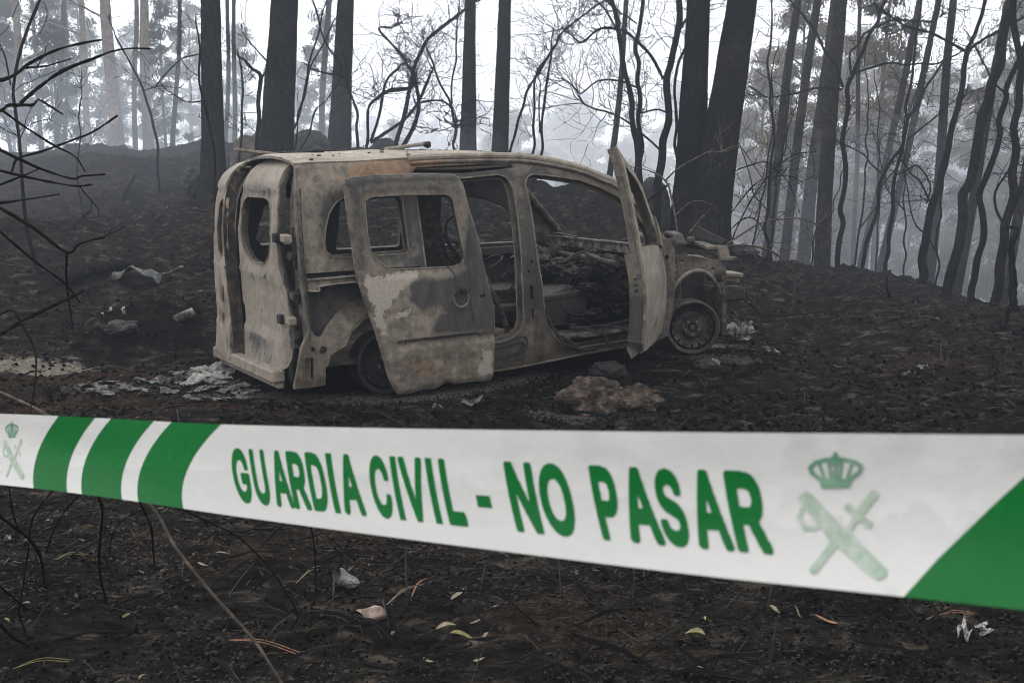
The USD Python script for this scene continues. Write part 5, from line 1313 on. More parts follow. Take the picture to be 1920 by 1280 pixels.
# --- things lying on the roof belong to it: remains of its bars
part("roof_bar", tube(smooth_line([(-.35, .55, 1.775), (.1, .56, 1.79), (.6, .56, 1.79), (1.1, .55, 1.77)], 4), .013, 7), SOOT, parent=roof)
part("roof_bar", block((.34, .05, .022), (-.42, .30, 1.795), rot_xyz(0, .12, .15)), METAL_PALE, parent=roof)
part("roof_bar", block((.36, .06, .022), (.62, -.05, 1.812), rot_xyz(0, -.10, .1)), METAL_PALE, parent=roof)
part("roof_foot", (lambda q: (q[0] + np.array([-.10, -.10, 1.79]), q[1]))(lump(.035, 8, .4, 2, 2, (1.5, 1, .8))), SOOT, parent=roof)
part("roof_foot", (lambda q: (q[0] + np.array([.78, -.06, 1.82]), q[1]))(lump(.025, 9, .5, 2, 2, (1.2, 1, .9))), SOOT, parent=roof)
bits = []
for _ in range(22):
    bx, by = -.35 + 1.6 * rngv.random(), -.58 + 1.0 * rngv.random()
    if rngv.random() < .4:
        bx, by = -.25 + .25 * rngv.normal(), -.35 + .15 * rngv.normal()
    zz = float(roof_fn(np.array([bx]), np.array([np.clip(by, -.6, .6)]))[0, 2])
    v, f = lump(.004 + .010 * rngv.random(), int(rngv.integers(99)), .6, 2, 1, (1.3, 1.1, .6))
    bits.append((v + np.array([bx, by, zz + .004]), f))
part("roof_cinders", join(bits), ASHMETAL, parent=roof, kind="stuff")

# ------------------------------------------------------------------ the cordon tape
def tape_surface():
    """Top and bottom edges of the tape as curves in space; U counts along it, t goes from the top edge (0) to the bottom edge (1)."""
    U = [-500, -250, 0, 180, 410, 700, 960, 1300, 1600, 1920, 2250, 2600]
    top = [768, 772, 775.5, 783, 795, 802, 806, 810, 812.5, 815, 816, 812]
    bot = [870, 888, 908, 929, 963, 1002, 1035, 1077, 1108, 1143, 1182, 1225]
    lean = [8, 9, 10, 15, 28, 33, 44, 51, 36, 30, 28, 25]
    depth = [2.05, 1.80, 1.57, 1.46, 1.27, 1.05, .90, .765, .695, .63, .57, .51]
    return U, top, bot, lean, depth


TU, TT, TB, TL, TD = tape_surface()
TB_COL = np.array(TU) + np.array(TL)        # column of the bottom edge
_ug = np.linspace(-500, 2600, 400)


def spline(xs, ys):
    from scipy.interpolate import PchipInterpolator
    return PchipInterpolator(xs, ys)


sT, sL, sD = spline(TU, TT), spline(TU, TL), spline(TU, TD)
sB = spline(TB_COL, np.interp(TB_COL, TU, TB))


def tape_point(u, t, lift=0.0):
    """Points of the tape for its own coordinates; lift moves them towards the viewer's side by that many metres."""
    u, t = np.asarray(u, float), np.asarray(t, float)
    lean = sL(u)
    yb = sB(u + lean)
    col = u + lean * t**1.6
    row = sT(u) * (1 - t) + yb * t
    d = sD(u) - 0.010 * t + 0.013 * np.sin(t * math.pi) + 0.004 * (fbm(np.stack([u / 160, t * 2.2, 0 * u], -1), 3, 71) - 0.5) + 0.0016 * (fbm(np.stack([u / 45 + t * 2, t * 1.2, 0 * u + 3], -1), 3, 72) - 0.5) - lift
    c, s = math.cos(PITCH), math.sin(PITCH)
    a, b = (col - 960) / FOCAL, (640 - row) / FOCAL
    return np.stack([a * d, (c + b * s) * d, EYE + (-s + b * c) * d], -1)


def tape_uv(px, py):
    """Tape coordinates of a place on it."""
    u = float(px)
    t = .5
    for _ in range(40):
        lean = float(sL(u))
        t = (py - float(sT(u))) / (float(sB(u + lean)) - float(sT(u)))
        u = px - lean * max(t, 0) ** 1.6
    return u, t


def tape_mat(name, col, rough=0.42, halftone=None):
    n = Nodes()
    p = "@" + n("geometry") + ".position"
    k = n.noise(p, 22, 5, 0.6)
    c = n.mix(n.smooth(k, 0.3, 0.75, 0.0, 0.07), col, tuple(v * 0.86 for v in col))
    if halftone:
        c = n.mix(n.smooth(n.noise(p, 75, 4, 0.7), 0.35, 0.68), c, halftone)
    b = n("principled_bsdf", base_color=c, roughness=rough, specular_ior_level=0.22, normal=n.bump(n.noise(p, 60, 4, 0.6), 0.3, 0.003))
    return n.make(name, f"{b}.BSDF")


TAPE_WHITE = tape_mat("tape_white", (0.58, 0.575, 0.56))
TAPE_GREEN = tape_mat("tape_green", (0.001, 0.112, 0.020), 0.5)
TAPE_MINT = tape_mat("tape_pale_green", (0.29, 0.385, 0.295), 0.5, (0.45, 0.48, 0.43))
TAPE_CROWN = tape_mat("tape_mid_green", (0.10, 0.23, 0.145), 0.5, (0.19, 0.31, 0.225))

tape = thing("cordon_tape", "white and green police cordon tape stretched across the foreground", "tape")


def tape_piece(poly, lift, cell=16.0):
    """A printed shape, given in tape coordinates (U, t * 200), laid on the tape."""
    if poly.geom_type == "MultiPolygon":
        return join([tape_piece(q, lift, cell) for q in poly.geoms if q.area > 2])
    v, f = sheet(poly, lambda a, b: np.stack([a, b, 0 * a], 1), 0.0, cell)
    half = len(v)
    # keep the printed face only
    keep = f[(f < half).all(1)]
    top = [k for k in range(len(f))]
    fv = f[:len(f)]
    nrm = np.cross(v[fv[:, 1]] - v[fv[:, 0]], v[fv[:, 2]] - v[fv[:, 0]])[:, 2]
    fv = fv[nrm > 1e-9]
    used_v, inv = np.unique(fv, return_inverse=True)
    P = tape_point(v[used_v, 0], v[used_v, 1] / 200.0, lift)
    return P, inv.reshape(-1, 3)[:, ::-1]


def strip():
    u, t = np.meshgrid(np.linspace(-500, 2600, 420), np.linspace(0, 1, 26), indexing="ij")
    P = tape_point(u, t).reshape(-1, 3)
    i, j = np.meshgrid(np.arange(419), np.arange(25), indexing="ij")
    q = np.stack([i * 26 + j, i * 26 + j + 1, (i + 1) * 26 + j + 1, (i + 1) * 26 + j], -1).reshape(-1, 4)
    return P, np.vstack([q[:, [0, 1, 2]], q[:, [0, 2, 3]]])


obj("strip", strip(), TAPE_WHITE, tape, smooth=True)


def stripe(ut, ub, curve=1.9):
    def edge(a, b):
        return [(a + (b - a) * (1 - (1 - t) ** curve), 200 * t) for t in np.linspace(0, 1, 17)]
    return Polygon(edge(ut[0], ub[0]) + edge(ut[1], ub[1])[::-1]).buffer(0)


for ut, ub in (((110, 178), (52, 113)), ((208, 288), (140, 212)), ((322, 414), (241, 320))):
    obj("stripe", tape_piece(stripe(ut, ub), 0.0005), TAPE_GREEN, tape, smooth=True)
obj("stripe", tape_piece(Polygon([(1660, 200), (1740, 148), (1850, 84), (1990, 8), (2005, 0), (2600, 0), (2600, 200)]), 0.0005), TAPE_GREEN, tape, smooth=True)


def glyph(ch):
    m = text_mesh(ch, 1.0, depth=0.2, bold=True)
    v, f = np.array(m.vertices), np.array(m.faces)
    nz = np.cross(v[f[:, 1]] - v[f[:, 0]], v[f[:, 2]] - v[f[:, 0]])[:, 2]
    tri = f[(nz > 1e-9) & (v[f].mean(1)[:, 2] > 0.15)]
    if ch == "I":
        return sbox(0, 0, .2, 1)
    shape = unary_union([Polygon(v[t][:, :2]).buffer(0.002) for t in tri])
    return shape.buffer(.034, join_style=2)


def letter(ch, l, r, t0, t1):
    gph = glyph(ch)
    x0, y0, x1, y1 = gph.bounds
    s = (r - l) / (x1 - x0)
    return affinity.affine_transform(gph, [s, 0, 0, -(t1 - t0) * 200 / (y1 - y0), l - s * x0, t0 * 200 + (t1 - t0) * 200 / (y1 - y0) * y1])


WORDS = [("G", 435.5, 466), ("U", 472, 500), ("A", 508, 541), ("R", 541, 573), ("D", 577, 609), ("I", 616, 627), ("A", 635, 675), ("C", 694, 729), ("I", 737, 748), ("V", 753, 796), ("I", 804, 816), ("L", 829, 863),
         ("N", 953, 1004), ("O", 1012, 1071), ("P", 1113, 1158), ("A", 1166, 1230), ("S", 1231, 1281), ("A", 1293, 1360), ("R", 1365, 1434)]
for ch, l, r in WORDS:
    sh = float(sL((l + r) / 2)) * 0.5**1.6
    f_ = (l - 435) / 1000
    obj("letter", tape_piece(letter(ch, l - sh, r - sh, .250 + .005 * f_, .838 - .035 * f_), 0.0006, 8.0), TAPE_GREEN, tape, smooth=True)
obj("dash", tape_piece(sbox(876, .545 * 200, 902, .645 * 200), 0.0006), TAPE_GREEN, tape, smooth=True)
obj("letter", tape_piece(affinity.translate(letter("R", -60, -8, .30, .72), 0, 0), 0.0006, 8.0), TAPE_GREEN, tape, smooth=True)


def on_tape(shape):
    return shapely.transform(shape, lambda c: np.array([(lambda q: (q[0], q[1] * 200))(tape_uv(a, b)) for a, b in c]))


def emblem(ox, oy, s):
    """A crown over a crossed sword and bundle, as printed on the tape; s scales, (ox, oy) is the crown's middle."""
    q = lambda pts: [(ox + a * s, oy + b * s) for a, b in pts]
    band = Polygon(q([(-31, 14), (32, 13), (27, 30), (-25, 32)]))
    arcs = [LineString(q([(-28, 14), (-44, 2), (-47, -8), (-36, -18), (-15, -23), (0, -19)])).buffer(4 * s), LineString(q([(30, 13), (46, 0), (48, -10), (36, -19), (14, -23), (0, -19)])).buffer(4 * s)]
    ribs = [LineString(q([(a, 14), (b, -15)])).buffer(3.2 * s) for a, b in ((-20, -30), (-8, -12), (8, 12), (22, 31))]
    cross = [LineString(q([(0, 14), (0, -34)])).buffer(3.4 * s), LineString(q([(-6, -27), (6, -27)])).buffer(3 * s), Point(*q([(0, -14)])[0]).buffer(7 * s)]
    crown = unary_union([band] + arcs + ribs + cross).simplify(.3)
    axe = unary_union([Polygon(q([(-70, 48), (-57, 36), (-46, 40), (14, 104), (28, 106), (36, 122), (98, 184), (96, 196), (84, 204), (66, 196), (4, 140), (-10, 132), (-24, 108), (-52, 74)])), LineString(q([(-62, 70), (-68, 86), (-56, 106), (-38, 106), (-28, 98)])).buffer(4.5 * s)]).simplify(.4)
    sword = unary_union([LineString(q([(72, 42), (46, 76)])).buffer(8.5 * s), LineString(q([(24, 66), (60, 96)])).buffer(5.5 * s), Point(*q([(24, 66)])[0]).buffer(7 * s), Point(*q([(62, 98)])[0]).buffer(7 * s), LineString(q([(44, 80), (28, 104)])).buffer(6 * s), LineString(q([(-4, 138), (-41, 184)])).buffer(7.5 * s)]).simplify(.4)
    return crown, axe, sword


crown, axe, sword = emblem(1566, 884, 1.0)
obj("crown_print", tape_piece(on_tape(crown), 0.0006, 10.0), TAPE_CROWN, tape, smooth=True)
obj("emblem_print", tape_piece(on_tape(axe), 0.0006, 10.0), TAPE_MINT, tape, smooth=True)
obj("emblem_print", tape_piece(on_tape(sword), 0.0007, 10.0), TAPE_MINT, tape, smooth=True)
sq = lambda q: affinity.scale(q, 0.52, 1.0, origin=(22, 806))
crown, axe, sword = (sq(q) for q in emblem(22, 806, 0.46))
obj("crown_print", tape_piece(on_tape(crown), 0.0006, 10.0), TAPE_CROWN, tape, smooth=True)
obj("emblem_print", tape_piece(on_tape(axe), 0.0006, 10.0), TAPE_MINT, tape, smooth=True)
obj("emblem_print", tape_piece(on_tape(sword), 0.0007, 10.0), TAPE_MINT, tape, smooth=True)


# ------------------------------------------------------------------ bare branches in the left foreground
STICK_BROWN = plain('dark_brown_stick', [(0.3, (0.014, 0.010, 0.008)), (0.5, (0.034, 0.024, 0.018)), (0.72, (0.11, 0.08, 0.06))], 30, 0.8)


def branch(label, px_points, depths, widths, seed, mat=None, tw=None, group="bare foreground branches", foot=False, category="branch", knob=True):
    rng = np.random.default_rng(seed)
    d = np.interp(np.linspace(0, 1, len(px_points)), np.linspace(0, 1, len(depths)), depths)
    P = np.array([at(a, b, q) for (a, b), q in zip(px_points, d)])
    if foot:
        e = hit(*px_points[-1])
        dd = np.linspace(d[0], (e[1] * math.cos(PITCH) - (e[2] - EYE) * math.sin(PITCH)), len(P))
        P = np.array([at(a, b, q) for (a, b), q in zip(px_points, dd)])
        d = dd
    Q = smooth_line(P, 6)
    w = np.interp(np.linspace(0, 1, len(Q)), np.linspace(0, 1, len(widths)), widths) * np.interp(np.linspace(0, 1, len(Q)), np.linspace(0, 1, len(d)), d) / FOCAL / 2
    v, f = tube(Q, w, 7)
    c = np.repeat(Q, 7, 0)
    v = c + (v - c) * (1 + 0.9 * (noise(v * 38, seed) - .5))[:, None]
    root = thing("bare_branch", label, category, group)
    obj("stem", (v, f), mat or TWIG, root, smooth=True)
    if tw:
        out = twigs_from(rng, [(Q, w)], tw[0], tw[1], tw[2], 2, .35, t0=.25)
        obj("twigs", join([tube(a, b, 5, False) for a, b in out]), mat or TWIG, root, kind="stuff")
    return root


branch("short jointed twig at the left edge below the top branches", [(-30, 205), (0, 208), (15, 198), (40, 197), (62, 197), (72, 187), (95, 200), (118, 215)], [3.0, 3.1], [7.2, 6.4, 5.6, 4.0, 3.2], 1, knob=False)
branch("longest branch arching up to the right across the pale trunks", [(38, 194), (75, 162), (120, 132), (175, 110), (212, 96), (245, 91), (283, 92)], [3.05, 3.2], [6.4, 5.6, 4.0, 3.2], 2)
branch("dark branch rising to the right below the top left corner", [(-20, 158), (25, 142), (62, 115), (112, 92), (162, 80), (190, 75)], [3.0, 3.3], [6.4, 5.6, 4.0, 3.2], 3, tw=(3, .15, .003))
branch("straight branch slanting down right through the left crest", [(5, 208), (50, 240), (100, 272), (140, 293), (160, 322)], [3.2, 3.4], [4.8, 4.0, 2.4], 4)
branch("branch climbing right to a knobby tip before the broad pale trunk", [(22, 322), (33, 298), (75, 285), (125, 267), (175, 247), (220, 217)], [3.2, 3.5], [4.8, 4.0, 3.2, 3.2], 5)
branch("long thin branch falling to a kink and turning level at the left", [(-20, 272), (50, 305), (83, 319), (135, 335), (155, 330), (197, 327)], [3.1, 3.3], [5.6, 4.8, 4.0, 3.2], 6)
branch("lower thin branch running right and ending in a knob", [(-20, 315), (50, 332), (120, 346), (150, 349), (172, 346)], [3.1, 3.3], [4.8, 4.0, 3.2], 7, tw=(2, .10, .002))
branch("short branch rising right at the left edge above a level one", [(-15, 352), (37, 332), (75, 316)], [3.3, 3.3], [4.8, 4.0, 2.4], 8)
branch("level branch at the left edge pointing right", [(-15, 383), (50, 374), (112, 364)], [3.2, 3.3], [5.6, 4.0, 2.4], 9)
branch("stout branch sloping down to a fork before the van's rear", [(-25, 375), (0, 390), (62, 427), (125, 473), (150, 457), (197, 444)], [2.7, 2.8], [7.2, 6.4, 6.4, 4.8, 4.0], 10, tw=(2, .10, .003))
branch("upright grey stem standing below the stout branch's fork", [(125, 474), (125, 525), (130, 570), (136, 612)], [2.8, 9.0], [4.8, 4.0, 3.2], 11, foot=True)
branch("thin branch slanting down right below the stout one", [(-5, 430), (62, 487), (122, 532), (150, 567)], [2.7, 2.9], [4.8, 4.0, 2.4], 12)
branch("thick dark branch rising right above the ash patch", [(-20, 640), (12, 620), (50, 597), (112, 567), (157, 545)], [2.6, 2.9], [8.0, 7.2, 5.6, 4.0], 13)
branch("bent thin stem arching down past the ash patch to the tape", [(-10, 595), (22, 582), (42, 610), (62, 647), (68, 685), (62, 745), (50, 800)], [2.8, 2.5], [4.0, 4.0, 3.2, 3.2], 14)
branch("long brown stick passing behind the tape to the bottom", [(-20, 728), (0, 735), (37, 752), (85, 777), (190, 862), (285, 950), (330, 1027), (402, 1117), (478, 1202), (540, 1300)], [2.9, 2.35], [4.8, 5.6, 5.6, 5.6, 6.4], 15, mat=STICK_BROWN)
branch("upright black stem below the tape beside the green stripes", [(180, 900), (185, 932), (192, 960), (186, 1035), (188, 1080), (197, 1119)], [2.9, 3.4], [5.6, 5.6, 5.6, 4.0], 16, foot=True)
branch("short black twig hanging left of the brown stick", [(262, 940), (272, 962), (284, 990), (287, 1030), (290, 1057)], [3.0, 3.5], [4.0, 4.0, 3.2], 17, foot=True)
branch("thin curved stem arching right of the brown stick", [(300, 935), (347, 957), (400, 982), (452, 1010), (510, 1071), (557, 1147), (545, 1180)], [3.0, 3.3], [3.2, 4.0, 3.2, 3.2], 18, foot=True)
branch("fine twig arching left from behind the tape to the soil", [(268, 955), (240, 968), (215, 992), (207, 1020), (204, 1050)], [3.1, 3.5], [2.4, 2.4, 2.4], 19, foot=True)
branch("dark forked stem at the left below the tape", [(-20, 945), (0, 967), (55, 1010), (77, 1047), (84, 1100)], [2.8, 3.3], [6.4, 6.4, 7.2, 5.6], 20, tw=(3, .25, .003), foot=True)
branch("thin grey twig crossing the dark forked stem", [(16, 880), (20, 935), (32, 985), (55, 1010)], [2.9, 3.3], [3.2, 3.2, 2.4], 21)
branch("slender twig leaning left under the tape's stripes", [(160, 915), (120, 960), (98, 1000), (87, 1035)], [3.0, 3.4], [3.2, 3.2, 2.4], 22, foot=True)
branch("long thin twig hanging from the tape's left end to the soil", [(110, 905), (62, 970), (52, 1040), (40, 1120), (36, 1150), (48, 1186)], [2.9, 3.2], [3.2, 3.2, 3.2], 23, foot=True)
branch("dark twig lying from the left edge towards the soil", [(-15, 1088), (20, 1115), (50, 1140), (70, 1146)], [2.75, 3.1], [5.6, 4.8, 3.2], 24, foot=True)
branch("thicker charred twig at the bottom left corner", [(-15, 1155), (0, 1170), (28, 1196), (52, 1209)], [2.7, 3.0], [6.4, 7.2, 4.8], 25, tw=(3, .10, .004), foot=True)
branch("thin vertical twig under the tape below the word's start", [(583, 985), (590, 1030), (592, 1080), (590, 1130)], [3.2, 3.6], [2.4, 2.4, 1.6], 26, foot=True)

# --- arching brambles by the van's nose
BR = "bare arching shoots by the van's nose"
branch("pale pinkish shoot rising from the van's bare nose and forking", [(1272, 445), (1268, 420), (1259, 370), (1247, 338), (1216, 320), (1180, 313)], [9.9, 10.2], [3.7, 3.7, 3.7, 2.5, 1.9], 31, mat=TWIG_BROWN, group=BR, category="shoot")
branch("long shoot swinging up right across the twin charred trunks", [(1249, 337), (1270, 317), (1301, 299), (1329, 285), (1353, 285), (1373, 275), (1391, 279), (1409, 304), (1440, 350)], [10.2, 10.6], [3.1, 2.5, 2.5, 1.9, 1.2], 32, mat=TWIG_BROWN, group=BR, category="shoot", tw=(12, .35, .0035))
branch("burnt black stub of a stick leaning behind the open door", [(1213, 379), (1235, 360), (1256, 344)], [11.0, 11.0], [3.7, 5.6, 4.3], 33, group=BR, category="stick")
branch("thin shoot curving like an arch low across the twin trunks", [(1268, 402), (1292, 381), (1313, 377), (1337, 386), (1358, 412)], [12.0, 12.4], [1.9, 1.9, 1.2], 34, mat=TWIG_BROWN, group=BR, category="shoot")
branch("short pale shoot slanting up from the van's bare nose", [(1292, 437), (1317, 407), (1330, 394)], [10.4, 10.4], [3.1, 2.5, 1.2], 35, mat=TWIG_BROWN, group=BR, category="shoot")
branch("long dark shoot arching right from behind the twin trunks", [(1345, 341), (1382, 319), (1432, 304), (1453, 317), (1480, 345), (1500, 400)], [13.0, 13.5], [3.1, 2.5, 1.9, 1.2], 36, group=BR, category="shoot", tw=(15, .45, .0035))
branch("shoot rising right in a shallow arch beside the twin trunks", [(1352, 450), (1360, 416), (1382, 385), (1410, 351), (1435, 335), (1480, 330), (1510, 345)], [12.6, 13.0], [3.1, 2.5, 1.9, 1.2], 37, group=BR, category="shoot", tw=(18, .45, .0035))
branch("low pale shoot reaching right over the burnt soil and drooping", [(1353, 462), (1400, 460), (1448, 472), (1480, 500), (1507, 532)], [11.6, 11.9], [3.7, 3.7, 3.1, 1.9], 38, mat=TWIG_BROWN, group=BR, category="shoot", tw=(12, .45, .0035))
branch("straight pale shoot slanting up right before the grey trunks", [(1362, 458), (1426, 419), (1475, 410), (1512, 412), (1560, 440)], [11.8, 12.2], [3.1, 3.1, 2.5, 1.2], 39, mat=TWIG_BROWN, group=BR, category="shoot", tw=(15, .45, .0035))
branch("tangled shoot curling low among the others by the nose", [(1358, 440), (1400, 408), (1428, 425), (1445, 470), (1440, 510)], [12.2, 12.0], [2.5, 2.5, 1.9, 1.2], 40, group=BR, category="shoot", tw=(24, .55, .0035))
branch("dark shoot climbing steeply beside the slim grey trunks", [(1365, 470), (1385, 420), (1412, 370), (1450, 320), (1490, 290), (1530, 285)], [13.4, 14.0], [3.1, 2.5, 2.5, 1.9], 41, group=BR, category="shoot", tw=(24, .55, .0035))
branch("fallen charred branch creeping right of the van's nose", [(1390, 560), (1412, 575), (1430, 590), (1490, 590), (1560, 582)], [9.9, 10.8], [3.1, 2.5, 1.9], 42, group=BR, category="branch", tw=(15, .35, .0035))


# ------------------------------------------------------------------ things on the ground
def on_ground(px, py):
    P = hit(px, py)
    return np.array([P[0], P[1], ground_z(P[0], P[1])])


ROCK = plain("pinkish_granite", [(0.36, (0.010, 0.008, 0.0065)), (0.47, (0.032, 0.024, 0.018)), (0.57, (0.072, 0.053, 0.042)), (0.72, (0.16, 0.125, 0.105))], 12, 0.95, 0.9, 0.02)
ROCK_DARK = plain("sooty_boulder", [(0.3, g(0.012)), (0.55, g(0.03)), (0.75, (0.06, 0.053, 0.045))], 3, 0.95, 0.7, 0.03)
ROCK_TAN = plain("tan_boulder", [(0.35, (0.02, 0.018, 0.016)), (0.5, (0.07, 0.058, 0.043)), (0.75, (0.14, 0.12, 0.09))], 1.6, 0.95, 0.7, 0.03)


def rock(name, label, px, py, size, squash, seed, mat, category="rock", group=None, depth=None, rough=.45, freq=1.7, sub=4, up=.25, rotz=0.0):
    if depth:
        # py is the row of the top
        P = at(px, py, depth)
        c = np.array([P[0], P[1], P[2] - size * squash[2] * (1 + up)])
    else:
        c = on_ground(px, py)
    v, f = lump(size, seed, rough, freq, sub, squash)
    cr = .34 * size * (np.abs(fbm(v / size * 2.6, 5, seed + 4) - .5)) + .10 * size * (fbm(v / size * 9, 3, seed + 6) - .5)
    v = v * (1 - cr / size)[:, None] if size else v
    v = v @ rot_xyz(0, 0, rotz).T
    r = thing(name, label, category, group, loc=c + np.array([0, 0, size * squash[2] * up]))
    obj("stone", (v, f), mat, r, smooth=40)
    return r


r = rock("rock", "flat pinkish brown rock lying in front of the van's open doors", 1118, 765, .195, (1.1, .85, .72), 5, ROCK, rough=.6, freq=1.5, up=.30, rotz=.1, sub=5)
v, f = lump(.15, 18, .5, 1.8, 5, (1.2, .9, .75))
obj("stone", (v + np.array([.24, -.04, -.01]), f), ROCK, r, smooth=40)
rock("boulder", "dark rounded boulder between the thick trunk and the dark grey trunk", 580, 240, .42, (1.05, .9, 1.3), 6, ROCK_DARK, "boulder", depth=20.5, rough=.2, up=.25)
rock("boulder", "low dark boulder at the foot of the twisted bare tree", 722, 260, .34, (1.1, .9, 1.1), 7, ROCK_DARK, "boulder", depth=20.0, rough=.2, up=.3)
rock("boulder", "tan boulder left of the thick charred trunk", 470, 252, .36, (1.0, .9, 1.2), 8, ROCK_TAN, "boulder", depth=19.0, rough=.25, up=.3)
rock("boulder", "dark mound like boulder left of the twin charred trunks", 1222, 330, .48, (.75, .8, 1.5), 9, ROCK_DARK, "boulder", depth=17.4, rough=.25, up=.2)
rock("boulder", "small dark boulder at the left foot of the straight charred trunk", 365, 312, .24, (.9, .9, 1.1), 10, ROCK_DARK, "boulder", depth=17.5, rough=.3, up=.2)
for k, (px, py, sz, lab) in enumerate([(1322, 688, .07, "small dark stone in front of the front wheel"), (230, 625, .10, "blackened clod on the mound left of the van"), (1395, 477, .16, "sooty hummock by the low pale shoot"), (1140, 700, .10, "black clod under the open front door"), (1700, 470, .05, "")]):
    if lab:
        rock("stone", lab, px, py, sz, (1.3, 1, .7), 40 + k, ROCK_DARK, "stone", up=.3, rough=.5)


def stub(label, px, py, h, lean, wid, seed, hook=False):
    c = on_ground(px, py)
    rng = np.random.default_rng(seed)
    line = [c - np.array([0, 0, .06])]
    d = np.array([lean, .1 * rng.normal(), 1.0])
    for k in range(5):
        d = d + rng.normal(0, .16, 3)
        d[2] = max(d[2], .5)
        line.append(line[-1] + d / np.linalg.norm(d) * h / 4.6)
    if hook:
        line.append(line[-1] + np.array([-.10, 0, .015]))
    Q = smooth_line(line, 4)
    v, f = tube(Q, np.linspace(wid, wid * .35, len(Q)), 7)
    cc = np.repeat(Q, 7, 0)
    v = cc + (v - cc) * (1 + .8 * (noise(v * 30, seed) - .5))[:, None]
    obj("burnt_stub", (v, f), BARK_BLACK, smooth=True, label=label, category="stub")


stub("burnt stub standing on the slope before the left crest", 231, 378, .52, -.02, .05, 1)
stub("small pointed stub on the left slope under a branch", 154, 410, .20, .1, .03, 2)
stub("tiny charred stub on the slope beside the bent sapling", 62, 446, .22, -.1, .02, 3)
stub("short stub left of the crumpled metal sheet", 208, 622, .20, -.05, .03, 4)
stub("bent hooked stub at the right edge below the forked tree", 1903, 580, .85, -.05, .05, 5, True)
stub("slanting black stump on the soil near the right edge", 1883, 614, .26, -.5, .06, 6)
stub("dark stump cut by the right edge", 1922, 640, .35, .1, .10, 7)
stub("thin spike of charred wood on the crest right of the grey trunks", 1667, 556, .30, .12, .02, 8)
stub("little black stub in the soil below the tape, left", 260, 1185, .09, -.1, .010, 9)
stub("charred tuft of roots at the left by the brown stick", 98, 752, .14, .05, .03, 10)
stub("upright charred snag seen through the rear door's window", 480, 470, .30, .02, .03, 11)
stub("splintered black root on the soil right of the rock", 1620, 668, .12, .8, .03, 12)


def flat_piece(pts, thick, seed, curl=.02, freq=9.0):
    poly = Polygon(pts).buffer(0)
    if poly.geom_type != "Polygon":
        poly = max(poly.geoms, key=lambda q: q.area)
    return sheet(poly, lambda a, b: np.stack([a, b, curl * 2 * (fbm(np.stack([a * freq, b * freq, 0 * a + seed], -1), 3, seed) - .35)], 1), thick, max(.012, (poly.bounds[2] - poly.bounds[0]) / 8))


def ragged(rng, w, l, k=9):
    t = np.sort(rng.random(k)) * 6.283
    rr = .55 + .5 * rng.random(k)
    return [(w * r * math.cos(a), l * r * math.sin(a)) for a, r in zip(t, rr)]


rngs = np.random.default_rng(515)
SH = "grey shards spilled behind the van"
spots = [(165, 727, .15), (190, 735, .12), (205, 722, .13), (172, 738, .08), (200, 745, .10), (235, 728, .12), (250, 735, .10), (262, 722, .13), (285, 722, .12), (275, 735, .10), (300, 715, .10), (318, 738, .13), (345, 700, .11), (352, 712, .10), (365, 705, .13), (378, 720, .12), (365, 752, .12), (372, 735, .12), (395, 735, .13), (408, 722, .12),
         (425, 738, .15), (440, 732, .12), (452, 742, .14), (462, 730, .11), (385, 755, .08), (420, 752, .10), (232, 740, .07), (270, 742, .08), (330, 705, .08), (400, 752, .08), (338, 722, .07), (312, 725, .07), (480, 738, .08), (150, 735, .07), (450, 752, .09)]
for k, (px, py, w) in enumerate(spots):
    c = on_ground(px, py)
    v, f = flat_piece(ragged(rngs, w * .75, w * .45, 15), .005, k, .035, 16)
    v = v @ rot_xyz(.16 * rngs.normal(), .12 * rngs.normal(), .5 * rngs.normal()).T + c + np.array([0, 0, .012])
    obj("grey_shard", (v, f), SHARD if k % 3 else ASHMETAL, smooth=30, label="thin pale grey burnt shard on the soil behind the van", category="shard", group=SH)
for k, (px, py, w) in enumerate([(398, 700, .20), (385, 712, .16), (372, 722, .14), (408, 712, .15)]):
    c = on_ground(px, py)
    v, f = flat_piece(ragged(rngs, w * 1.0, w * .7, 16), .012, 50 + k, .05, 14)
    v = v @ rot_xyz(.2, 0, .3 * rngs.normal()).T + c + np.array([0, 0, .02])
    obj("melted_lump", (v, f), GLASSY, smooth=40, label=["big bright melted metal pool by the tail beam", "bright melted metal flake left of the big pool", "low melted metal flake before the big pool", "bright melted metal flake nearest the tail beam"][k], category="molten metal")

# crumpled sheets, cans and foil
c = on_ground(255, 532)
root = thing("metal_sheet", "bent burnt metal sheet with a pale top lying on the left slope", "metal sheet", loc=c)
v, f = flat_piece([(-.26, -.10), (-.18, .08), (.02, .02), (.10, .14), (.27, .10), (.22, -.12), (0, -.15)], .012, 91, .16, 4)
obj("sheet", (v + np.array([0, 0, .07]), f), SHARD, root, smooth=35)
v, f = flat_piece([(-.25, -.03), (-.1, .05), (.2, .03), (.24, -.03)], .012, 92, .10, 4)
obj("underside", (v @ rot_xyz(1.2, 0, 0).T + np.array([0, -.06, .05]), f), SOOT, root, smooth=35)
c = on_ground(318, 522)
obj("pale_strip", (lambda q: (q[0] + c, q[1]))(tube(smooth_line([(-.14, 0, .03), (-.02, .02, .05), (.08, .05, .10), (.14, .06, .12)], 5), .017, 6)), ASHMETAL, smooth=True, label="pale crinkled strip beside the bent metal sheet", category="strip")
c = on_ground(352, 605)
obj("pale_tube", (lambda q: (q[0] + c, q[1]))(tube([(-.10, -.04, .03), (0, 0, .07), (.05, .02, .09), (.052, .021, .091)], [.035, .04, .04, .02], 12)), ASHMETAL, smooth=35, label="pale stub of pipe on the soil left of the van", category="pipe")
c = on_ground(1388, 640)
root = thing("crumpled_bag", "crumpled whitish bag by the front wheel", "bag", loc=c)
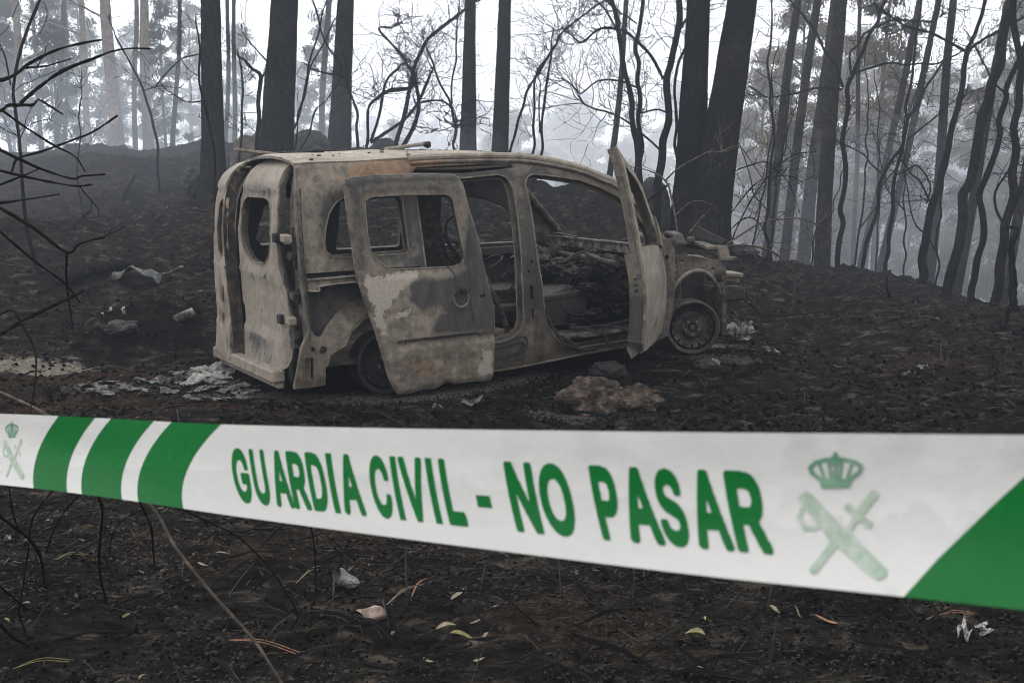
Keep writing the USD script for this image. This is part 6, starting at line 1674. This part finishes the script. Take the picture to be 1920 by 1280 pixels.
for k, (w, rx, ry, o) in enumerate([(.10, .9, .2, (0, 0, .07)), (.09, .5, .9, (.05, .02, .09)), (.10, 1.3, -.5, (-.05, .03, .10))]):
    v, f = flat_piece(ragged(rngs, w, w * .9, 11), .004, 60 + k, .14, 16)
    obj("fold", (v @ rot_xyz(rx, ry, 0).T + np.array(o), f), GLASSY, root, smooth=35)


def can(label, px, py, r, l, rot, mat, seed, crush=.5):
    c = on_ground(px, py)
    k, m_ = 20, 26
    t = np.linspace(0, 1, k)
    v, f = tube(np.stack([l * (t - .5), 0 * t, 0 * t], 1), r * (1 - .10 * (t < .06) - .10 * (t > .94)), m_, caps=False)
    w = fbm(v * 26 + seed, 3, seed) - .5
    v = v * (1 + crush * w)[:, None]
    v[:, 2] *= .72
    inner = v * np.array([.98, .90, .90])
    root = thing("crushed_can", label, "can", loc=c + np.array([0, 0, r * .55]))
    fr = rot_xyz(*rot)
    obj("shell", join([(v @ fr.T, f), (inner @ fr.T, f[:, ::-1])]), mat, root, smooth=35)
    e = trimesh.creation.cylinder(r * .86, .003, sections=m_)
    ev = np.array(e.vertices) @ rot_xyz(0, math.pi / 2, 0).T + np.array([l * .46, 0, 0])
    ev[:, 2] *= .72
    obj("base", (ev @ fr.T, np.array(e.faces)), mat, root, smooth=35)


COPPER = plain("scorched_tin", [(0.3, (0.05, 0.035, 0.028)), (0.5, (0.14, 0.10, 0.085)), (0.72, (0.30, 0.24, 0.21))], 20, 0.55, 0.4, metallic=.2)
TIN = plain("grey_tin", [(0.3, (0.05, 0.05, 0.053)), (0.5, (0.13, 0.13, 0.135)), (0.72, (0.26, 0.26, 0.265))], 25, 0.55, 0.4, metallic=.2)
can("crushed coppery can lying open towards the left below the tape", 694, 1166, .036, .105, (0, .1, .8), COPPER, 4, .45)
can("flattened grey can behind the coppery one, its mouth to the ground", 650, 1100, .038, .10, (.3, .7, .5), TIN, 6, .6)
FOIL = plain("foil", [(0.35, (0.05, 0.05, 0.05)), (0.6, (0.6, 0.6, 0.6))], 50, 0.2, 0.9, 0.01, metallic=.9)
c = on_ground(1815, 1204)
v, f = flat_piece(ragged(rngs, .036, .03, 14), .002, 88, .08, 44)
v2, f2 = flat_piece(ragged(rngs, .022, .025, 12), .002, 89, .09, 60)
obj("foil_scrap", join([(v + c + np.array([-.01, 0, .004]), f), (v2 @ rot_xyz(.9, .4, .3).T + c + np.array([.02, .01, .018]), f2)]), FOIL, smooth=False, label="shiny crumpled foil scrap at the lower right", category="foil")
for k, (px, py, w, lab) in enumerate([(1735, 766, .035, "small white paper scrap on the soil at the right"), (1728, 702, .075, "grey crushed scrap among debris at the right"), (1570, 690, .03, "tiny pale scrap right of the front wheel"), (1455, 668, .07, "pale twisted scrap right of the crumpled bag"), (1342, 690, .05, "whitish melted drip before the front wheel"), (885, 765, .09, "thin grey flake on the soil behind the tape"), (820, 775, .07, "grey flake left of another behind the tape"),
                                       (1700, 706, .05, "dark flake beside the grey crushed scrap"), (15, 1020, .03, "tiny white scrap at the left edge below the tape"), (1440, 660, .04, "pale scrap just right of the bag"), (205, 590, .05, "pale flake on the slope left of the van"), (232, 588, .05, "second pale flake on the slope left of the van"), (195, 598, .04, "lowest of the pale flakes on the slope left of the van"), (735, 1192, .012, "white crumb right of the coppery can"), (313, 394, .05, "white flake high on the left slope")]):
    c = on_ground(px, py)
    v, f = flat_piece(ragged(rngs, w, w * .6, 9), .004, 70 + k, .06, 20)
    obj("scrap", (v @ rot_xyz(.4 * rngs.normal(), .3, rngs.random() * 6).T + c + np.array([0, 0, .3 * w]), f), SHARD if lab.find("grey") >= 0 or lab.find("dark") >= 0 else GLASSY, smooth=35, label=lab, category="scrap")
c = on_ground(170, 518)
obj("fallen_log", (lambda q: (q[0], q[1]))(trunk_mesh([on_ground(110, 534) + np.array([0, 0, .03]), c + np.array([0, 0, .06]), on_ground(240, 500) + np.array([0, 0, .04])], [.05, .07, .045], 5, 12, .1, 6)), BARK_BLACK, smooth=True, label="charred log lying on the slope left of the bent metal sheet", category="log")


# fallen leaves, each its own thing
def leaf_mesh(l, w, seed):
    t = np.linspace(0, 1, 9)
    half = w * np.sin(np.clip(t, 0, 1) ** .8 * math.pi) ** .8 + .0006
    bend = .12 * l * np.sin(t * math.pi + seed)
    zz = .10 * l * np.sin(t * 2.6 + seed)
    a = np.stack([l * (t - .5), bend + half, zz + half * .35], 1)
    b = np.stack([l * (t - .5), bend - half, zz + half * .35], 1)
    mid = np.stack([l * (t - .5), bend, zz], 1)
    v = np.vstack([a, mid, b])
    q = []
    for r_ in range(2):
        for i in range(8):
            q.append([r_ * 9 + i, r_ * 9 + i + 9, r_ * 9 + i + 10, r_ * 9 + i + 1])
    f = np.array(q)
    low = v - np.array([0, 0, .0012])
    return np.vstack([v, low]), np.vstack([f, f[:, ::-1] + len(v)])


LEAVES = [(837, 1188, .075, .35, 0), (866, 1203, .085, -.15, 1), (858, 1120, .07, 1.0, 0), (803, 1248, .04, -.2, 0), (898, 1250, .04, 0, 0), (818, 1236, .025, .5, 0), (1303, 1198, .085, -.6, 1), (1310, 1270, .10, -.3, 2), (1452, 1150, .07, -1.0, 0), (322, 1145, .03, .6, 1), (325, 1125, .025, .8, 1), (240, 1166, .04, .1, 1), (48, 1140, .04, -.3, 0), (92, 988, .04, 0, 0), (418, 1046, .06, .15, 0),
          (380, 1062, .05, -.2, 0), (438, 1068, .05, 1.1, 3), (365, 1042, .025, .5, 1), (480, 1116, .03, .3, 1), (268, 1276, .03, .9, 1), (16, 1174, .03, .1, 1), (33, 1062, .04, -.4, 0), (1550, 1168, .10, .25, 2), (893, 1172, .05, .2, 0), (910, 1200, .04, .8, 0), (1323, 1167, .025, 1.2, 1), (155, 1020, .03, 0, 0), (1495, 1158, .05, -.9, 0), (560, 1062, .045, .2, 0), (700, 1148, .04, .3, 1), (930, 1148, .03, .5, 0)]
LEAF_MATS = [plain("tan_leaf", [(0.3, (0.07, 0.055, 0.035)), (0.7, (0.20, 0.165, 0.11))], 60, 0.6), plain("yellow_green_leaf", [(0.3, (0.07, 0.065, 0.024)), (0.7, (0.20, 0.18, 0.07))], 60, 0.6), plain("rust_leaf", [(0.3, (0.12, 0.055, 0.03)), (0.7, (0.26, 0.13, 0.07))], 60, 0.6), plain("pink_leaf", [(0.3, (0.19, 0.13, 0.11)), (0.7, (0.30, 0.22, 0.19))], 60, 0.6)]
LEAF_SAY = ["dry tan leaf", "yellow green leaf", "rust coloured leaf", "broad pinkish leaf"]
NEIGH = [(694, 1166, "the crushed coppery can"), (650, 1100, "the flattened grey can"), (1815, 1192, "the foil scrap"), (402, 1117, "the brown stick"), (192, 1040, "the upright black stem"), (290, 1050, "the short hanging black twig"), (70, 1050, "the dark forked stem"), (560, 1150, "the thin curved stem's foot"), (1390, 1090, "the tape's last letter"), (1600, 1090, "the tape's crossed emblem"), (980, 1050, "the letter N on the tape"), (850, 1010, "the dash on the tape"), (52, 1209, "the thick twig in the corner"), (260, 1185, "the little black stub"), (870, 1260, "the bottom edge's middle")]
SIZES = sorted(q[2] for q in LEAVES)


def beside(px, py):
    nx, ny, nm = min(NEIGH, key=lambda q: math.hypot(q[0] - px, q[1] - py))
    d = math.hypot(nx - px, ny - py)
    how = ("right of " if px > nx else "left of ") if abs(px - nx) > abs(py - ny) else ("below " if py > ny else "above ")
    return ("close " if d < 60 else "well ") + how + nm


for k, (px, py, l, a, kind) in enumerate(LEAVES):
    c = on_ground(px, py)
    v, f = leaf_mesh(l, l * (.15 if kind != 3 else .35), k)
    v = v @ rot_xyz(.25 * rngs.normal(), .2 * rngs.normal(), a + .15 * rngs.normal()).T + c + np.array([0, 0, .014])
    obj("fallen_leaf", (v, f), LEAF_MATS[kind], smooth=True, label=("large " if l >= .07 else "small " if l <= .03 else "") + LEAF_SAY[kind] + " " + beside(px, py), category="leaf", group="fallen leaves in the foreground")
for k, (p0, p1, lab, mt) in enumerate([((430, 1210), (555, 1232), "red brown pine needles lying by the brown stick", 2), ((25, 1262), (130, 1254), "yellowish pine needles at the bottom left", 1), ((105, 1058), (160, 1050), "pale pine needles left of the upright black stem", 1), ((1735, 1178), (1825, 1162), "orange brown needle beside the foil scrap", 2), ((555, 1100), (610, 1068), "yellow needles left of the grey can", 1), ((770, 1130), (795, 1095), "thin brown needle right of the cans", 2), ((725, 1140), (790, 1110), "pale straw behind the coppery can", 0)]):
    a, b = on_ground(*p0), on_ground(*p1)
    lines = [tube(smooth_line([a + np.array([0, 0, .015]), (a + b) / 2 + np.array([0, .01 * j, .03 + .004 * j]), b + np.array([.01 * j, .012 * j, .012])], 5), .0016, 5) for j in (0, 1)]
    obj("pine_needles", join(lines), LEAF_MATS[mt], smooth=True, label=lab, category="needles")


# ------------------------------------------------------------------ uncountable litter
def scatter(name, label, category, count, rr, sizes, proto, mat, seed, flat=.35, lift=.3, jitter=.35, where=None, az=(-.52, .52), attr=None):
    rng = np.random.default_rng(seed)
    r = np.exp(np.log(rr[0]) + (np.log(rr[1]) - np.log(rr[0])) * rng.random(count))
    a = az[0] + (az[1] - az[0]) * rng.random(count)
    x, y = r * np.sin(a), r * np.cos(a)
    if where is not None:
        x, y = where(rng, count)
        r = np.hypot(x, y)
    keep = noise(np.stack([x * 1.9, y * 1.9, 0 * x], -1), seed) + .35 * rng.random(len(x)) > .52
    if where is None:
        x, y, r = x[keep], y[keep], r[keep]
    # nothing inside the van
    c, sn = math.cos(VAN_YAW), math.sin(VAN_YAW)
    u, w = c * (x - VAN_AT[0]) + sn * (y - VAN_AT[1]), -sn * (x - VAN_AT[0]) + c * (y - VAN_AT[1])
    ok = ~((u > -.6) & (u < 3.2) & (np.abs(w) < .8) & False)
    x, y, r = x[ok], y[ok], r[ok]
    k = len(x)
    zz = terrain(x, y)
    s = (sizes[0] + (sizes[1] - sizes[0]) * rng.random(k) ** 2.2)
    pv, pf = proto
    ang = rng.random(k) * 6.283
    tilt = rng.normal(0, .35, (k, 2))
    V = pv[None] * (1 + jitter * (rng.random((k, len(pv), 1)) - .5) * 2)
    V = V * s[:, None, None] * np.stack([np.ones(k), .5 + .6 * rng.random(k), flat * (.5 + rng.random(k))], 1)[:, None]
    ca, sa = np.cos(ang)[:, None], np.sin(ang)[:, None]
    X, Y, Z = V[..., 0], V[..., 1], V[..., 2]
    Z = Z + tilt[:, :1] * X + tilt[:, 1:] * Y
    P = np.stack([x[:, None] + ca * X - sa * Y, y[:, None] + sa * X + ca * Y, zz[:, None] + Z + lift * s[:, None] * flat], -1).reshape(-1, 3)
    F = (pf[None] + (np.arange(k) * len(pv))[:, None, None]).reshape(-1, 3)
    obj(name, (P, F), mat, label=label, category=category, kind="stuff")


OCT = (np.array([(1, 0, 0), (.3, .9, .1), (-.8, .5, 0), (-.9, -.5, .1), (.2, -1, 0), (.1, .1, .8), (0, 0, -.8)], float), np.array([(0, 1, 5), (1, 2, 5), (2, 3, 5), (3, 4, 5), (4, 0, 5), (1, 0, 6), (2, 1, 6), (3, 2, 6), (4, 3, 6), (0, 4, 6)]))
STICK = (np.array([(-1, -.03, 0), (-1, .03, 0), (-1, 0, .05), (0, -.03, .12), (0, .03, .12), (0, 0, .17), (1, -.02, 0), (1, .02, 0), (1, 0, .04)], float), np.array([(0, 3, 1), (1, 3, 4), (1, 4, 2), (2, 4, 5), (2, 5, 0), (0, 5, 3), (3, 6, 4), (4, 6, 7), (4, 7, 5), (5, 7, 8), (5, 8, 3), (3, 8, 6)]))
BLADE = (np.array([(-1, 0, 0), (-.2, .28, .12), (.6, .18, .05), (1, 0, .15), (.5, -.2, 0), (-.3, -.26, .06)], float), np.array([(0, 5, 1), (5, 4, 1), (4, 2, 1), (4, 3, 2)]))


def island(name, a, b, rough=.8, spec=.25):
    n = Nodes()
    k = "@" + n("geometry") + ".random_per_island"
    q = n("principled_bsdf", base_color=n.ramp(k, [(0, a), (1, b)]), roughness=rough, specular_ior_level=spec)
    return n.make(name, f"{q}.BSDF")


CHAR = island("charcoal_flake", g(0.004), (0.022, 0.022, 0.0235), .6, .12)
CLOD = island("burnt_clod", g(0.004), (0.062, 0.048, 0.038), .95, 0.0)
ASHBIT = island("ash_bit", (0.035, 0.032, 0.029), (0.33, 0.315, 0.29), .9, 0.0)
ASHPALE = island("pale_ash", (0.05, 0.046, 0.04), (0.46, 0.43, 0.385), .95, 0.0)
STRAW = island("straw_bit", (0.045, 0.032, 0.022), (0.19, 0.15, 0.10), .8, .2)
scatter("charcoal_flakes", "black charcoal flakes strewn over the foreground soil", "charcoal", 46000, (2.5, 7.5), (.0015, .013), OCT, CHAR, 1, .32)
scatter("soil_crumbs", "dark brown crumbs of burnt soil in the foreground", "soil", 30000, (2.5, 8.5), (.002, .012), OCT, CLOD, 2, .6)
scatter("burnt_clods", "clods and charred tufts over the burnt slope", "clods", 26000, (6.0, 27), (.004, .026), OCT, CLOD, 3, .8)
scatter("charcoal_lumps", "pieces of charcoal scattered over the middle ground", "charcoal", 9000, (5.5, 20), (.003, .018), OCT, CHAR, 4, .35)
scatter("ash_bits", "small pale ash bits and burnt shell crumbs on the soil", "ash", 4200, (2.5, 14), (.0015, .008), OCT, ASHBIT, 5, .5)
scatter("pale_flakes", "pale flakes and dry leaves scattered on the slope", "flakes", 1800, (8, 25), (.008, .032), BLADE, ASHBIT, 6, .6)
scatter("fine_sticks", "thin charred sticks lying over the soil", "sticks", 5200, (2.6, 22), (.02, .16), STICK, CHAR, 7, 1.0)
scatter("dry_stalks", "thin brownish stalks and needles on the soil", "stalks", 6000, (4.5, 25), (.010, .06), STICK, STRAW, 8, 1.0)
scatter("leaf_litter", "brownish scraps of burnt leaves on the soil", "leaf litter", 9000, (4.2, 25), (.006, .028), BLADE, STRAW, 9, .8)


STUBBLE = island("stubble", (0.05, 0.042, 0.034), (0.26, 0.225, 0.185), .9, 0.0)
scatter("stubble", "pale burnt stubble and grass roots on the slope", "stubble", 12000, (8.5, 27), (.006, .030), BLADE, STUBBLE, 21, 1.3)
scatter("twig_litter", "tiny pale sticks on the near soil", "sticks", 1500, (2.6, 6), (.006, .05), STICK, STRAW, 22, 1.0)


def band(pts, width):
    P = [on_ground(*q) for q in pts]

    def where(rng, count):
        i = rng.integers(0, len(P) - 1, count)
        t = rng.random(count)
        q = np.array(P)[i] * (1 - t)[:, None] + np.array(P)[i + 1] * t[:, None]
        return q[:, 0] + rng.normal(0, width, count), q[:, 1] + rng.normal(0, width * .6, count)
    return where


scatter("ash_rubble", "pale ash and crumbled glass spilled along the van's side", "ash", 9000, (1, 2), (.004, .020), OCT, ASHPALE, 10, .6, where=band([(470, 745), (560, 748), (680, 752), (800, 745), (930, 722), (1000, 700)], .10))
scatter("ash_rubble", "grey ash heap under the front steel rim", "ash", 2600, (1, 2), (.004, .020), OCT, ASHPALE, 11, .6, where=band([(1225, 655), (1290, 668), (1340, 672), (1400, 680)], .07))
scatter("ash_rubble", "crumbled grey flakes around the shards behind the tail", "ash", 9000, (1, 2), (.004, .026), OCT, ASHPALE, 12, .3, where=band([(160, 733), (260, 730), (360, 712), (450, 738)], .10))
scatter("ash_rubble", "pinkish grit before the flat rock", "grit", 900, (1, 2), (.004, .016), OCT, ASHPALE, 13, .6, where=band([(1020, 775), (1060, 782), (1100, 795)], .06))
